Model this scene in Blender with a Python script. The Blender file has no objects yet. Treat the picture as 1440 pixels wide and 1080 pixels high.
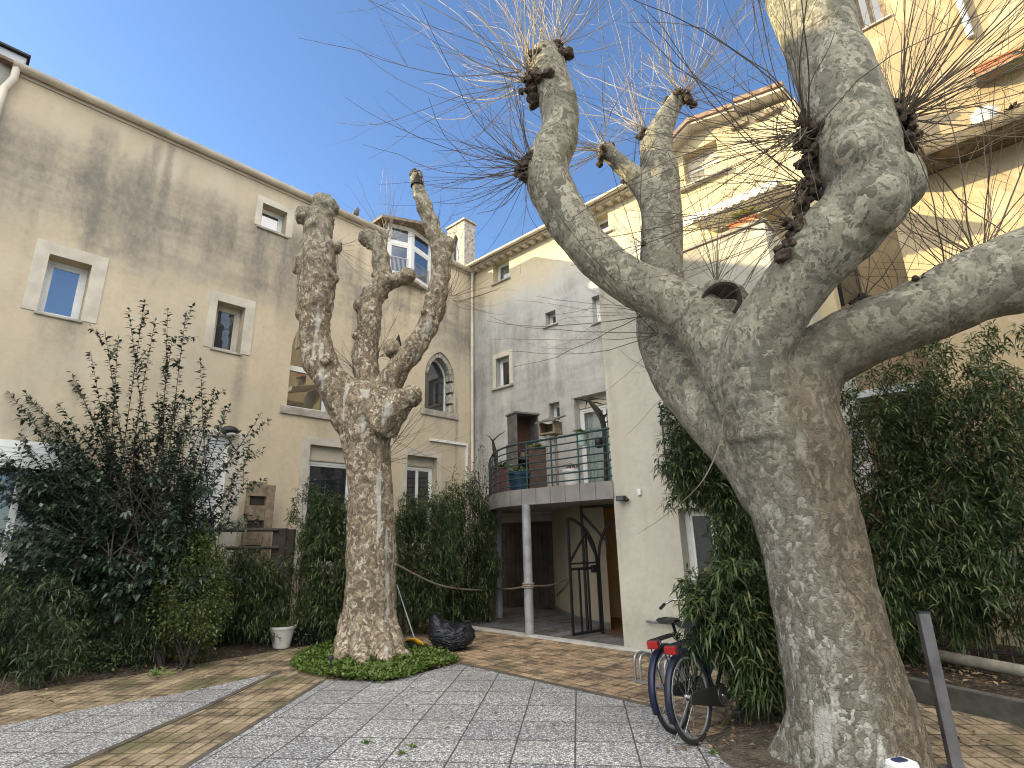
import bpy, bmesh, math, random
import numpy as np
from mathutils import Vector, Matrix, noise
from mathutils.geometry import tessellate_polygon
PI=math.pi
sc=bpy.context.scene
COL=sc.collection
R_=math.radians
# ------------------------------------------------------------------ camera
FPX=760.0; EYE=1.7
CAM=Matrix(((0.99973913,0.00621815,-0.02197744),(0.02284017,-0.27217535,0.96197656),(0.0,0.96222758,0.27224637)))
# photogrammetric camera: rows are right, up, forward in metres-space
TH=R_(15.79798278); RO=R_(-1.30875887)
_c,_s=math.cos(TH),math.sin(TH)
_base=Matrix(((1,0,0),(0,-_s,_c),(0,_c,_s)))
_cr,_sr=math.cos(RO),math.sin(RO)
CAM=Matrix(((_cr,_sr,0),(-_sr,_cr,0),(0,0,1)))@_base
cam=bpy.data.cameras.new('camera'); camo=bpy.data.objects.new('camera',cam); COL.objects.link(camo)
cam.sensor_width=36; cam.lens=FPX/1440*36; cam.clip_end=600; cam.clip_start=.05
camo.matrix_world=Matrix(((CAM[0][0],CAM[1][0],-CAM[2][0],0),(CAM[0][1],CAM[1][1],-CAM[2][1],0),(CAM[0][2],CAM[1][2],-CAM[2][2],EYE),(0,0,0,1)))
sc.camera=camo
O=Vector((0,0,EYE)); CAMT=CAM.transposed()
def ray(x,y): return CAMT@Vector(((x-720)/FPX,-(y-540)/FPX,1.0))
def gnd(x,y,z=0.0):
    d=ray(x,y); return O+d*((z-EYE)/d.z)
def at(x,y,Y):
    d=ray(x,y); return O+d*(Y/d.y)
def rad(rpx,Y,py=540):  # radius in metres of rpx pixels at depth Y seen at row py
    d=ray(720,py); return rpx/FPX*(Y/d.y)
def zat(x,y,Y): return at(x,y,Y).z
# ------------------------------------------------------------------ frames
aL=R_(42.69278819); aF=R_(-46.86760755)
Z=Vector((0,0,1))
class Frame:
    def __init__(s,org,u,inw):
        s.o=org.copy(); s.o.z=0; s.u=u.normalized(); s.i=inw.normalized()
        s.M=Matrix(((s.u.x,s.i.x,0,s.o.x),(s.u.y,s.i.y,0,s.o.y),(s.u.z,s.i.z,1,0),(0,0,0,1)))
    def px(s,x,y,off=0.0):
        d=ray(x,y); P=s.o+s.i*off
        t=((P-O).dot(s.i))/(d.dot(s.i)); p=O+d*t
        return ((p-s.o).dot(s.u),p.z)
    def w(s,a,b,z): return s.o+s.u*a+s.i*b+Z*z
    def loc(s,p): q=p-s.o; return (q.dot(s.u),q.dot(s.i),p.z)
uF=Vector((-math.sin(aF),-math.cos(aF),0)); iF=Vector((-uF.y,uF.x,0))
if iF.y<0: iF=-iF
uL=Vector((math.sin(aL),math.cos(aL),0)); iL=Vector((-uL.y,uL.x,0))
FR=Frame(gnd(878,912),uF,iF)              # the projecting front
_s0,_z0=FR.px(665,383,2.8)
CORN=FR.w(_s0,2.8,0)
GR=Frame(CORN,uF,iF)                       # the recessed grey wall
LF=Frame(CORN,uL,iL)                       # the long wall on the left
ZE=_z0
# ------------------------------------------------------------------ object helpers
WM={}
rng=random.Random(7)
def link(o): COL.objects.link(o); return o
def tag(o,label=None,cat=None,group=None,kind=None):
    if label: o['label']=label
    if cat: o['category']=cat
    if group: o['group']=group
    if kind: o['kind']=kind
    return o
def empty(name,M,label=None,cat=None,group=None):
    if isinstance(M,Vector): M=Matrix.Translation(M)
    o=bpy.data.objects.new(name,None); o.empty_display_size=.2
    link(o); o.matrix_world=M; WM[o]=M.copy(); tag(o,label,cat,group); return o
def mesh_obj(name,me,mat,parent=None,M=None):
    o=bpy.data.objects.new(name,me); link(o)
    if mat is not None:
        me.materials.clear()
        for m in (mat if isinstance(mat,(list,tuple)) else [mat]): me.materials.append(m)
    if M is None: M=WM[parent].copy() if parent is not None else Matrix.Identity(4)
    if parent is not None:
        o.parent=parent; o.matrix_basis=WM[parent].inverted()@M
    else: o.matrix_basis=M
    WM[o]=M.copy(); return o
def dup(root,M,label=None,depth=0,parent=None):
    r=root.copy(); COL.objects.link(r)
    if parent is None:
        r.parent=None; r.matrix_basis=M; WM[r]=M.copy()
        if label: r['label']=label
    else:
        r.parent=parent; WM[r]=WM[parent]@root.matrix_basis
    for c in [c for c in root.children]: dup(c,None,None,depth+1,r)
    return r
class MB:
    def __init__(s): s.v=[]; s.f=[]; s.mi=[]; s.m=0
    def add(s,vs,fs):
        b=len(s.v); s.v.extend([tuple(v) for v in vs]); s.f.extend([tuple(i+b for i in f) for f in fs]); s.mi.extend([s.m]*len(fs)); return s
    def box(s,x0,x1,y0,y1,z0,z1):
        return s.add([(x0,y0,z0),(x1,y0,z0),(x1,y1,z0),(x0,y1,z0),(x0,y0,z1),(x1,y0,z1),(x1,y1,z1),(x0,y1,z1)],
            [(0,3,2,1),(4,5,6,7),(0,1,5,4),(1,2,6,5),(2,3,7,6),(3,0,4,7)])
    def obox(s,a,b,w,h,up=Z):   # bar from a to b, w across, h along up
        a=Vector(a);b=Vector(b);t=(b-a).normalized(); sd=t.cross(up)
        if sd.length<1e-5: sd=t.cross(Vector((1,0,0)))
        sd.normalize(); n=sd.cross(t).normalized(); vs=[]
        for p in (a,b):
            for i,j in ((-1,-1),(1,-1),(1,1),(-1,1)): vs.append(p+sd*(w/2*i)+n*(h/2*j))
        return s.add(vs,[(0,3,2,1),(4,5,6,7),(0,1,5,4),(1,2,6,5),(2,3,7,6),(3,0,4,7)])
    def prism(s,poly,z0,z1):
        n=len(poly); vs=[(p[0],p[1],z0) for p in poly]+[(p[0],p[1],z1) for p in poly]
        fs=[tuple(range(n-1,-1,-1)),tuple(range(n,2*n))]+[(i,(i+1)%n,n+(i+1)%n,n+i) for i in range(n)]
        return s.add(vs,fs)
    def tube(s,pts,r,n=8,caps=True,close=False):
        pts=[Vector(p) for p in pts]; k=len(pts)
        rs=r if isinstance(r,(list,tuple)) else [r]*k
        ref=Vector((0,0,1)); t0=(pts[1]-pts[0]).normalized()
        if abs(t0.dot(ref))>.9: ref=Vector((1,0,0))
        nn=(ref-t0*ref.dot(t0)).normalized(); b=len(s.v); vs=[];fs=[]
        for i,p in enumerate(pts):
            if close: t=(pts[(i+1)%k]-pts[i-1])
            else: t=pts[min(i+1,k-1)]-pts[max(i-1,0)]
            t=t.normalized() if t.length>1e-9 else t0
            nn=(nn-t*nn.dot(t)); nn=nn.normalized() if nn.length>1e-6 else t.orthogonal().normalized()
            bb=t.cross(nn)
            for j in range(n):
                a=2*PI*j/n; vs.append(p+(nn*math.cos(a)+bb*math.sin(a))*rs[i])
        for i in range(k if close else k-1):
            for j in range(n):
                fs.append((i*n+j,i*n+(j+1)%n,((i+1)%k)*n+(j+1)%n,((i+1)%k)*n+j))
        if caps and not close: fs.append(tuple(range(n-1,-1,-1))); fs.append(tuple((k-1)*n+j for j in range(n)))
        return s.add(vs,fs)
    def lathe(s,prof,n=20,c=(0,0,0)):
        vs=[];fs=[];k=len(prof)
        for r,z in prof:
            for j in range(n):
                a=2*PI*j/n; vs.append((c[0]+r*math.cos(a),c[1]+r*math.sin(a),c[2]+z))
        for i in range(k-1):
            for j in range(n): fs.append((i*n+j,i*n+(j+1)%n,(i+1)*n+(j+1)%n,(i+1)*n+j))
        fs.append(tuple(range(n-1,-1,-1))); fs.append(tuple((k-1)*n+j for j in range(n)))
        return s.add(vs,fs)
    def sphere(s,c,r,nu=12,nv=8,sq=(1,1,1),ns=0,nf=3):
        c=Vector(c);vs=[];fs=[]
        for i in range(nv+1):
            th=PI*i/nv
            for j in range(nu):
                ph=2*PI*j/nu; d=Vector((math.sin(th)*math.cos(ph)*sq[0],math.sin(th)*math.sin(ph)*sq[1],math.cos(th)*sq[2]))
                q=1+(ns*noise.noise((c+d*r)*nf) if ns else 0)
                vs.append(c+d*r*q)
        for i in range(nv):
            for j in range(nu): fs.append((i*nu+j,(i+1)*nu+j,(i+1)*nu+(j+1)%nu,i*nu+(j+1)%nu))
        return s.add(vs,fs)
    def mesh(s,name,smooth=False):
        me=bpy.data.meshes.new(name); me.from_pydata(s.v,[],s.f); me.validate()
        if len(me.polygons)==len(s.mi) and any(s.mi): me.polygons.foreach_set('material_index',s.mi)
        if smooth:
            me.shade_smooth() if hasattr(me,'shade_smooth') else me.polygons.foreach_set('use_smooth',[True]*len(me.polygons))
        me.update(); return me
    def build(s,name,mat,parent=None,M=None,smooth=False,bevel=0,sub=0,fix=True):
        me=s.mesh(name,smooth)
        if fix:
            bm=bmesh.new(); bm.from_mesh(me); bmesh.ops.recalc_face_normals(bm,faces=bm.faces); bm.to_mesh(me); bm.free()
        o=mesh_obj(name,me,mat,parent,M)
        if bevel:
            m=o.modifiers.new('bevel','BEVEL'); m.width=bevel; m.segments=2; m.limit_method='ANGLE'; m.angle_limit=R_(40)
        if sub:
            m=o.modifiers.new('sub','SUBSURF'); m.levels=sub; m.render_levels=sub
        if smooth:
            try: me.set_sharp_from_angle(angle=R_(50))
            except Exception: pass
        return o
def crom(P,k=6):
    P=[Vector(p) for p in P]; out=[]
    for i in range(len(P)-1):
        a=P[max(i-1,0)];b=P[i];c=P[i+1];d=P[min(i+2,len(P)-1)]
        for j in range(k):
            t=j/k; out.append(.5*((2*b)+(c-a)*t+(2*a-5*b+4*c-d)*t*t+(3*b-a-3*c+d)*t**3))
    out.append(P[-1]); return out
def crom1(P,k=6): return [v.x for v in crom([(p,0,0) for p in P],k)]
# ------------------------------------------------------------------ materials
def new_mat(name):
    m=bpy.data.materials.new(name); m.use_nodes=True; nt=m.node_tree; return m,nt,nt.nodes['Principled BSDF']
class G:
    """tiny node-graph writer"""
    def __init__(s,nt): s.nt=nt
    def n(s,t,**kw):
        o=s.nt.nodes.new(t)
        for k,v in kw.items(): setattr(o,k,v)
        return o
    def l(s,a,b): s.nt.links.new(a,b)
    def inp(s,nd,k,v):
        if hasattr(v,'is_output') or hasattr(v,'links') and not isinstance(v,(int,float,tuple,list)): s.l(v,nd.inputs[k])
        else: nd.inputs[k].default_value=v
    def math(s,op,a,b=0.0,c=0.0,clamp=False):
        o=s.n('ShaderNodeMath',operation=op,use_clamp=clamp)
        s.inp(o,0,a); s.inp(o,1,b)
        if op in('MULTIPLY_ADD','SMOOTH_MIN','SMOOTH_MAX','COMPARE','WRAP'): s.inp(o,2,c)
        return o.outputs[0]
    def mapr(s,v,a,b,c=0.0,d=1.0,smooth=True):
        o=s.n('ShaderNodeMapRange',interpolation_type='SMOOTHSTEP' if smooth else 'LINEAR')
        s.inp(o,0,v)
        for i,x in enumerate((a,b,c,d)): o.inputs[i+1].default_value=x
        return o.outputs[0]
    def mix(s,f,a,b,op='MIX'):
        o=s.n('ShaderNodeMix',data_type='RGBA',blend_type=op)
        s.inp(o,0,f); s.inp(o,6,a if not isinstance(a,tuple) else (*a,1)[:4]); s.inp(o,7,b if not isinstance(b,tuple) else (*b,1)[:4])
        return o.outputs[2]
    def coord(s,which='Object'): return s.n('ShaderNodeTexCoord').outputs[which]
    def mapping(s,vec,scale=(1,1,1),rot=(0,0,0),loc=(0,0,0)):
        o=s.n('ShaderNodeMapping'); s.l(vec,o.inputs[0]); o.inputs['Scale'].default_value=scale; o.inputs['Rotation'].default_value=rot; o.inputs['Location'].default_value=loc; return o.outputs[0]
    def noise(s,vec,scale,detail=4,rough=.55,dist=0.0):
        o=s.n('ShaderNodeTexNoise'); s.l(vec,o.inputs['Vector']); o.inputs['Scale'].default_value=scale; o.inputs['Detail'].default_value=detail; o.inputs['Roughness'].default_value=rough; o.inputs['Distortion'].default_value=dist; return o
    def voro(s,vec,scale,feat='F1',rnd=1.0):
        o=s.n('ShaderNodeTexVoronoi',feature=feat); s.l(vec,o.inputs['Vector']); o.inputs['Scale'].default_value=scale; o.inputs['Randomness'].default_value=rnd; return o
    def ramp(s,v,stops,interp='LINEAR'):
        o=s.n('ShaderNodeValToRGB'); s.l(v,o.inputs[0]); r=o.color_ramp; r.interpolation=interp
        while len(r.elements)<len(stops): r.elements.new(.5)
        for e,(p,c) in zip(r.elements,stops): e.position=p; e.color=(*c,1) if len(c)==3 else c
        return o.outputs[0]
    def bump(s,h,strength=.3,dist=.02,normal=None):
        o=s.n('ShaderNodeBump'); s.l(h,o.inputs['Height']); o.inputs['Strength'].default_value=strength; o.inputs['Distance'].default_value=dist
        if normal is not None: s.l(normal,o.inputs['Normal'])
        return o.outputs[0]
    def xyz(s,v):
        o=s.n('ShaderNodeSeparateXYZ'); s.l(v,o.inputs[0]); return o.outputs
MATS={}
def simple(name,col,rough=.6,metal=0.0,var=.25,scale=6,bump=.15,bscale=60,spec=.4):
    if name in MATS: return MATS[name]
    m,nt,b=new_mat(name); g=G(nt); c=g.coord()
    n=g.noise(c,scale,5)
    f=g.mapr(n.outputs[0],.3,.7)
    dk=tuple(x*(1-var) for x in col); lt=tuple(min(1,x*(1+var*.6)) for x in col)
    g.l(g.mix(f,dk,lt),b.inputs['Base Color'])
    b.inputs['Roughness'].default_value=rough; b.inputs['Metallic'].default_value=metal; b.inputs['Specular IOR Level'].default_value=spec
    if bump: g.l(g.bump(g.noise(c,bscale,3).outputs[0],bump,.01),b.inputs['Normal'])
    MATS[name]=m; return m
def plaster(name,ca,cb,stain,band=None,streaks=(),amount=.6,low=None,seed=0,sscale=1.0,pale=None,rough=.9,shade_wash=None):
    """rendered wall; object space is x along the wall, z up; stains are weathering at fixed places"""
    m,nt,b=new_mat(name); g=G(nt); c=g.mapping(g.coord(),loc=(seed*7.3,seed*3.1,0)); c0=g.coord()
    x,y,z=g.xyz(c0)
    big=g.noise(c,.55,6,.6); fine=g.noise(c,9,5,.65)
    base=g.mix(g.mapr(big.outputs[0],.35,.68),ca,cb)
    base=g.mix(g.math('MULTIPLY',g.mapr(fine.outputs[0],.35,.75),.40),base,tuple(v*.72 for v in ca))
    if pale:
        pn=g.noise(g.mapping(c,scale=(1,1,.7)),1.3,5,.6)
        base=g.mix(g.math('MULTIPLY',g.mapr(pn.outputs[0],.52,.66),.7),base,pale)
    if shade_wash: base=g.mix(g.math('MULTIPLY',g.mapr(g.math('ADD',z,g.math('MULTIPLY',g.math('SUBTRACT',big.outputs[0],.5),1.6)),shade_wash[0],shade_wash[1],1,0),shade_wash[3]),base,shade_wash[2])  # greys the wall below the sun line, shade put into the base colour
    st=g.noise(g.mapping(c,scale=(2.2*sscale,2.2*sscale,.33)),1.0,6,.62)
    blot=g.noise(c,.9,7,.68)
    bt=g.mapr(blot.outputs[0],.42,.66)
    f=g.math('MULTIPLY',g.mapr(st.outputs[0],.40,.70),g.math('MULTIPLY_ADD',bt,.75,.25))
    if band:
        bz0,bz1,bz2,bz3=band
        mz=g.math('MULTIPLY',g.mapr(z,bz0,bz1),g.mapr(z,bz2,bz3,1,0))
        f=g.math('MULTIPLY',f,g.math('MULTIPLY_ADD',mz,1.35,.22))
        f=g.math('ADD',f,g.math('MULTIPLY',g.math('MULTIPLY',g.mapr(g.noise(c,.5,5,.6).outputs[0],.36,.6),mz),.42))
        # horizontal-ish grime inside the band
        hb=g.noise(g.mapping(c,scale=(.45,.45,2.2)),1.2,6,.65)
        f=g.math('ADD',f,g.math('MULTIPLY',g.math('MULTIPLY',g.mapr(hb.outputs[0],.42,.66),mz),.42))
    ed=g.math('SUBTRACT',g.noise(c,2.2,4,.7).outputs[0],.5)
    for (s,w,zt,zb,a) in streaks:
        dx=g.math('ABSOLUTE',g.math('SUBTRACT',g.math('ADD',x,g.math('MULTIPLY',ed,w*1.6)),s))
        q=g.math('MULTIPLY',g.mapr(dx,w*.1,w*1.25,1,0),g.math('MULTIPLY',g.mapr(z,zt-.15,zt+.25,1,0),g.mapr(z,zb-.4,zb+.9)))
        q=g.math('MULTIPLY',q,g.math('MULTIPLY_ADD',g.mapr(st.outputs[0],.3,.65),.6,.45))
        f=g.math('ADD',f,g.math('MULTIPLY',q,a))
    if low:
        f=g.math('ADD',f,g.math('MULTIPLY',g.mapr(g.math('ADD',z,g.math('MULTIPLY',ed,1.2)),low[0],low[1],1,0),low[2]))
    gr=g.noise(g.mapping(c,scale=(1,1,.6)),13,7,.72); f=g.math('MULTIPLY',f,g.math('MULTIPLY_ADD',g.mapr(gr.outputs[0],.34,.66),.6,.65))
    f=g.math('MULTIPLY',f,amount); f=g.math('MULTIPLY',g.math('SUBTRACT',1.0,g.math('POWER',2.718,g.math('MULTIPLY',g.math('MAXIMUM',f,0.0),-1.15))),.92,clamp=True)
    colr=g.mix(f,base,stain)
    g.l(colr,b.inputs['Base Color']); b.inputs['Roughness'].default_value=rough; b.inputs['Specular IOR Level'].default_value=.2
    hh=g.math('ADD',g.math('MULTIPLY',g.noise(c,70,3,.6).outputs[0],.5),g.math('MULTIPLY',g.noise(c,4,4,.6).outputs[0],1.2))
    g.l(g.bump(hh,.35,.012),b.inputs['Normal'])
    MATS[name]=m; return m
def glass(name,tint=(.012,.016,.02),refl=.30):
    if name in MATS: return MATS[name]
    m,nt,b=new_mat(name); g=G(nt)
    b.inputs['Base Color'].default_value=(*tint,1); b.inputs['Roughness'].default_value=.25
    gl=g.n('ShaderNodeBsdfGlossy'); gl.inputs['Roughness'].default_value=.015; gl.inputs['Color'].default_value=(.95,.97,1,1)
    wv=g.noise(g.coord(),2.2,2); g.l(g.bump(wv.outputs[0],.02,.02),gl.inputs['Normal'])
    fr=g.n('ShaderNodeFresnel'); fr.inputs[0].default_value=1.5
    mx=g.n('ShaderNodeMixShader'); g.l(g.math('MULTIPLY_ADD',fr.outputs[0],.8,refl,clamp=True),mx.inputs[0]); g.l(b.outputs[0],mx.inputs[1]); g.l(gl.outputs[0],mx.inputs[2])
    g.l(mx.outputs[0],nt.nodes['Material Output'].inputs[0]); MATS[name]=m; return m
def clear_glass(name='clear glass'):
    if name in MATS: return MATS[name]
    m,nt,b=new_mat(name); g=G(nt)
    t=g.n('ShaderNodeBsdfTransparent'); t.inputs[0].default_value=(.86,.9,.9,1); gl=g.n('ShaderNodeBsdfGlossy'); gl.inputs['Roughness'].default_value=.02
    mx=g.n('ShaderNodeMixShader'); mx.inputs[0].default_value=.14
    g.l(t.outputs[0],mx.inputs[1]); g.l(gl.outputs[0],mx.inputs[2]); g.l(mx.outputs[0],nt.nodes['Material Output'].inputs[0]); MATS[name]=m; return m
def leaf_mat(name,ca,cb,cc=None,rough=.42,trans=.18):
    if name in MATS: return MATS[name]
    m,nt,b=new_mat(name); g=G(nt)
    at_=g.n('ShaderNodeAttribute',attribute_name='var')
    stops=[(0,ca),(.8,cb)]
    if cc: stops.append((.97,cc))
    col=g.ramp(at_.outputs['Fac'],stops)
    g.l(col,b.inputs['Base Color']); b.inputs['Roughness'].default_value=rough; b.inputs['Specular IOR Level'].default_value=.45
    tr=g.n('ShaderNodeBsdfTranslucent'); g.l(col,tr.inputs[0]); mx=g.n('ShaderNodeMixShader'); mx.inputs[0].default_value=trans
    g.l(b.outputs[0],mx.inputs[1]); g.l(tr.outputs[0],mx.inputs[2]); g.l(mx.outputs[0],nt.nodes['Material Output'].inputs[0]); MATS[name]=m; return m
def bark_plane(name,brown_low,brown,hi=6,seed=0,patches=None,flake=None,vs=(1,1,.75),fs=30.0,side=None,ridge=0.0):
    m,nt,b=new_mat(name); g=G(nt); c0=g.coord(); x,y,z=g.xyz(c0)
    dn=g.noise(c0,3.0,4,.6); off=g.n('ShaderNodeVectorMath',operation='SUBTRACT'); g.l(dn.outputs['Color'],off.inputs[0]); off.inputs[1].default_value=(.5,.5,.5)
    sc1=g.n('ShaderNodeVectorMath',operation='SCALE'); g.l(off.outputs[0],sc1.inputs[0]); sc1.inputs['Scale'].default_value=.35
    ad=g.n('ShaderNodeVectorMath',operation='ADD'); g.l(c0,ad.inputs[0]); g.l(sc1.outputs[0],ad.inputs[1])
    c=g.mapping(ad.outputs[0],scale=vs,loc=(seed,seed*.7,seed*.3))
    P=patches or [(0,(.275,.255,.20)),(.2,(.19,.18,.142)),(.38,(.115,.112,.088)),(.5,(.235,.22,.175)),(.66,(.33,.305,.24)),(.84,(.15,.145,.115)),(.94,(.40,.375,.30))]
    v1=g.voro(c,8.5); r1=g.ramp(g.xyz(v1.outputs['Color'])[0],P,'CONSTANT')
    v2=g.voro(c,23.0); r2=g.ramp(g.xyz(v2.outputs['Color'])[1],P,'CONSTANT')
    msk=g.mapr(g.noise(c0,2.4,4,.6).outputs[0],.44,.54)
    col=g.mix(g.math('MULTIPLY',msk,.85),r1,r2)
    fn=g.noise(c0,38,4,.7)
    col=g.mix(g.math('MULTIPLY',g.mapr(fn.outputs[0],.35,.7),.45),col,tuple(v*.55 for v in P[1][1]))
    v6=g.voro(c,40.0); col=g.mix(g.math('MULTIPLY',g.mapr(g.xyz(v6.outputs['Color'])[2],.84,.87),.75),col,(.085,.08,.062))
    # flaky brown lower bark
    cs=g.mapping(ad.outputs[0],scale=(1,1,.6))
    v3=g.voro(cs,fs); br=g.ramp(g.xyz(v3.outputs['Color'])[0],flake or [(0,(.10,.085,.062)),(.3,(.17,.15,.115)),(.5,(.26,.245,.205)),(.64,(.13,.11,.085)),(.8,(.36,.345,.30)),(.9,(.19,.16,.12))],'CONSTANT')
    br=g.mix(g.math('MULTIPLY',g.mapr(fn.outputs[0],.4,.66),.6),br,(.07,.055,.04))
    lown=g.math('ADD',z,g.math('MULTIPLY',g.math('SUBTRACT',g.noise(g.mapping(c0,scale=(1.5,1.5,.5)),1.3,4,.6).outputs[0],.5),brown_low[2]))
    f=g.math('MULTIPLY',g.mapr(lown,brown_low[0],brown_low[1],1,0),brown)
    if side:   # one flank is darker brown: axis position, slope with height, width
        sx,sk,sw,sd_=side
        q=g.math('SUBTRACT',g.math('ADD',x,g.math('MULTIPLY',z,sk)),sx)
        q=g.math('ADD',q,g.math('MULTIPLY',g.math('SUBTRACT',g.noise(g.mapping(c0,scale=(1.4,1.4,.8)),2.2,5,.65).outputs[0],.5),sw*2.2))
        sf=g.math('MULTIPLY',g.mapr(q,-sw,sw),g.mapr(z,sd_,sd_+1.2,1,0))
        v5=g.voro(cs,26.0); db=g.ramp(g.xyz(v5.outputs['Color'])[0],[(0,(.075,.058,.040)),(.35,(.12,.095,.065)),(.6,(.17,.14,.10)),(.8,(.095,.078,.055))],'CONSTANT')
        col=g.mix(f,col,br); col=g.mix(g.math('MULTIPLY',sf,.85),col,db)
    else: col=g.mix(f,col,br)
    # pale vertical bare streaks
    stn=g.noise(g.mapping(c0,scale=(5,5,.5),loc=(seed*3,1,2)),1.0,5,.55)
    f2=g.math('MULTIPLY',g.math('MULTIPLY',g.mapr(stn.outputs[0],.60,.67),f),.85)
    col=g.mix(f2,col,(.43,.42,.38))
    g.l(col,b.inputs['Base Color']); b.inputs['Roughness'].default_value=.85; b.inputs['Specular IOR Level'].default_value=.22
    e1=g.voro(c,8.5,'DISTANCE_TO_EDGE'); e3=g.voro(cs,fs,'DISTANCE_TO_EDGE')
    h=g.math('ADD',g.math('MULTIPLY',g.mapr(e1.outputs[0],0,.03),.35),g.math('MULTIPLY',g.math('MULTIPLY',g.mapr(e3.outputs[0],0,.12),f),1.0))
    h=g.math('ADD',h,g.math('MULTIPLY',fn.outputs[0],.6)); h=g.math('ADD',h,g.math('MULTIPLY',g.xyz(v1.outputs['Color'])[0],.5))
    h=g.math('ADD',h,g.math('MULTIPLY',g.noise(g.mapping(c0,scale=(7,7,1.6)),1,4,.6).outputs[0],1.4))
    if ridge: h=g.math('ADD',h,g.math('MULTIPLY',g.noise(g.mapping(c0,scale=(2.2,2.2,13)),1,5,.65).outputs[0],ridge))
    g.l(g.bump(h,.6,.016),b.inputs['Normal']); MATS[name]=m; return m
# ------------------------------------------------------------------ daylight
PHI=R_(36); SH=iL*math.cos(PHI)-uL*math.sin(PHI); EL=math.atan(.48*math.cos(PHI))
SUN=Vector((SH.x*math.cos(EL),SH.y*math.cos(EL),math.sin(EL)))
_r=ray(88,405).normalized(); _n=-iL; GAPV=_r-_n*(2*_r.dot(_n))  # direction where the added fill is left open, so the window reflects blue
FILL_DK=(6.8,6.6,6.2); FILL_LT=(13.5,13.0,12.0)
wd=bpy.data.worlds.new('World'); sc.world=wd; wd.use_nodes=True; nt=wd.node_tree
sky=nt.nodes.new('ShaderNodeTexSky'); sky.sky_type='NISHITA'; sky.sun_disc=False; sky.sun_elevation=EL; sky.sun_rotation=math.atan2(SUN.x,SUN.y)%(2*PI)
sky.altitude=50; sky.air_density=1.0; sky.dust_density=.3; sky.ozone_density=3.0
wg=G(nt); bg=nt.nodes['Background']
gen=wg.coord('Generated'); dx_,dy_,dz_=wg.xyz(gen)
# blue sky ahead; uneven white fill added behind the camera to brighten the shade
skc=wg.mix(1.0,sky.outputs[0],(.63,.67,.73),'MULTIPLY')
cn=wg.noise(wg.mapping(gen,scale=(1,1,2.2)),2.6,6,.6)
edge=wg.math('ADD',dy_,wg.math('MULTIPLY',wg.math('SUBTRACT',cn.outputs[0],.5),.55))
gd=wg.n('ShaderNodeVectorMath',operation='DOT_PRODUCT'); wg.l(gen,gd.inputs[0]); gd.inputs[1].default_value=GAPV
cgap=wg.mapr(wg.math('ADD',gd.outputs['Value'],wg.math('MULTIPLY',wg.math('SUBTRACT',cn.outputs[0],.5),.03)),.955,.985,1,0)
cmask=wg.math('MULTIPLY',cgap,wg.math('MULTIPLY',wg.mapr(edge,-.30,.12,1,0),wg.mapr(dz_,.10,.42)))
fillsky=wg.mix(wg.mapr(cn.outputs[0],.3,.7),FILL_DK,FILL_LT)
wg.l(wg.mix(cmask,skc,fillsky),bg.inputs[0]); bg.inputs[1].default_value=.15
sl=bpy.data.lights.new('sun','SUN'); slo=bpy.data.objects.new('sun',sl); COL.objects.link(slo)
sl.energy=4.3; sl.angle=R_(.5); sl.color=(1,.83,.47); slo.rotation_euler=SUN.to_track_quat('Z','Y').to_euler()
sc.cycles.pixel_filter_type='BLACKMAN_HARRIS'; sc.cycles.filter_width=1.1
vs=sc.view_settings; vs.view_transform='Standard'; vs.look='None'; vs.gamma=1; vs.exposure=1.42
# ------------------------------------------------------------------ shared materials
m_white=simple('white pvc',(.72,.72,.70),.35,var=.06,bump=.02)
m_cream=simple('cream surround',(.53,.485,.41),.85,var=.18,scale=2.5,bump=.25)
m_sill=simple('stone sill',(.38,.345,.30),.85,var=.3,scale=5,bump=.3)
m_stone=simple('rough cut stone',(.36,.335,.29),.9,var=.4,scale=9,bump=.6,bscale=22)
m_gutter=simple('beige gutter',(.60,.54,.45),.5,var=.22,scale=2,bump=.05)
m_metal=simple('galvanised metal',(.40,.41,.43),.38,.75,var=.2,bump=.05)
m_black=simple('black iron',(.015,.015,.017),.5,var=.2,bump=.1)
m_dark=simple('dark interior',(.02,.02,.022),.9,var=.2,bump=0)  # near-black sheets behind windows, unlit room shade put into the colour
m_zinc=simple('zinc sheet',(.42,.44,.46),.45,.3,var=.15,bump=.05)
m_tile=simple('clay roof tile',(.25,.165,.115),.85,var=.35,scale=8,bump=.4,bscale=18)
m_wood=simple('weathered wood',(.22,.17,.125),.85,var=.4,scale=12,bump=.3,bscale=40)
m_shut=simple('beige shutter box',(.52,.46,.37),.6,var=.1,bump=.05)
m_gl=glass('window glass',refl=.20); m_glmid=glass('church window glass',refl=.11); m_gldark=glass('dark window glass',refl=.06)
m_curt=simple('net curtain',(.62,.62,.60),.9,var=.15,scale=3,bump=.2,bscale=14)
m_teal=simple('teal painted rail',(.022,.052,.057),.45,var=.3,scale=9,bump=.05)
m_terra=simple('terracotta',(.46,.17,.075),.75,var=.2,bump=.15)
m_conc=simple('grey concrete',(.30,.29,.27),.85,var=.25,scale=4,bump=.3)

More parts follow.
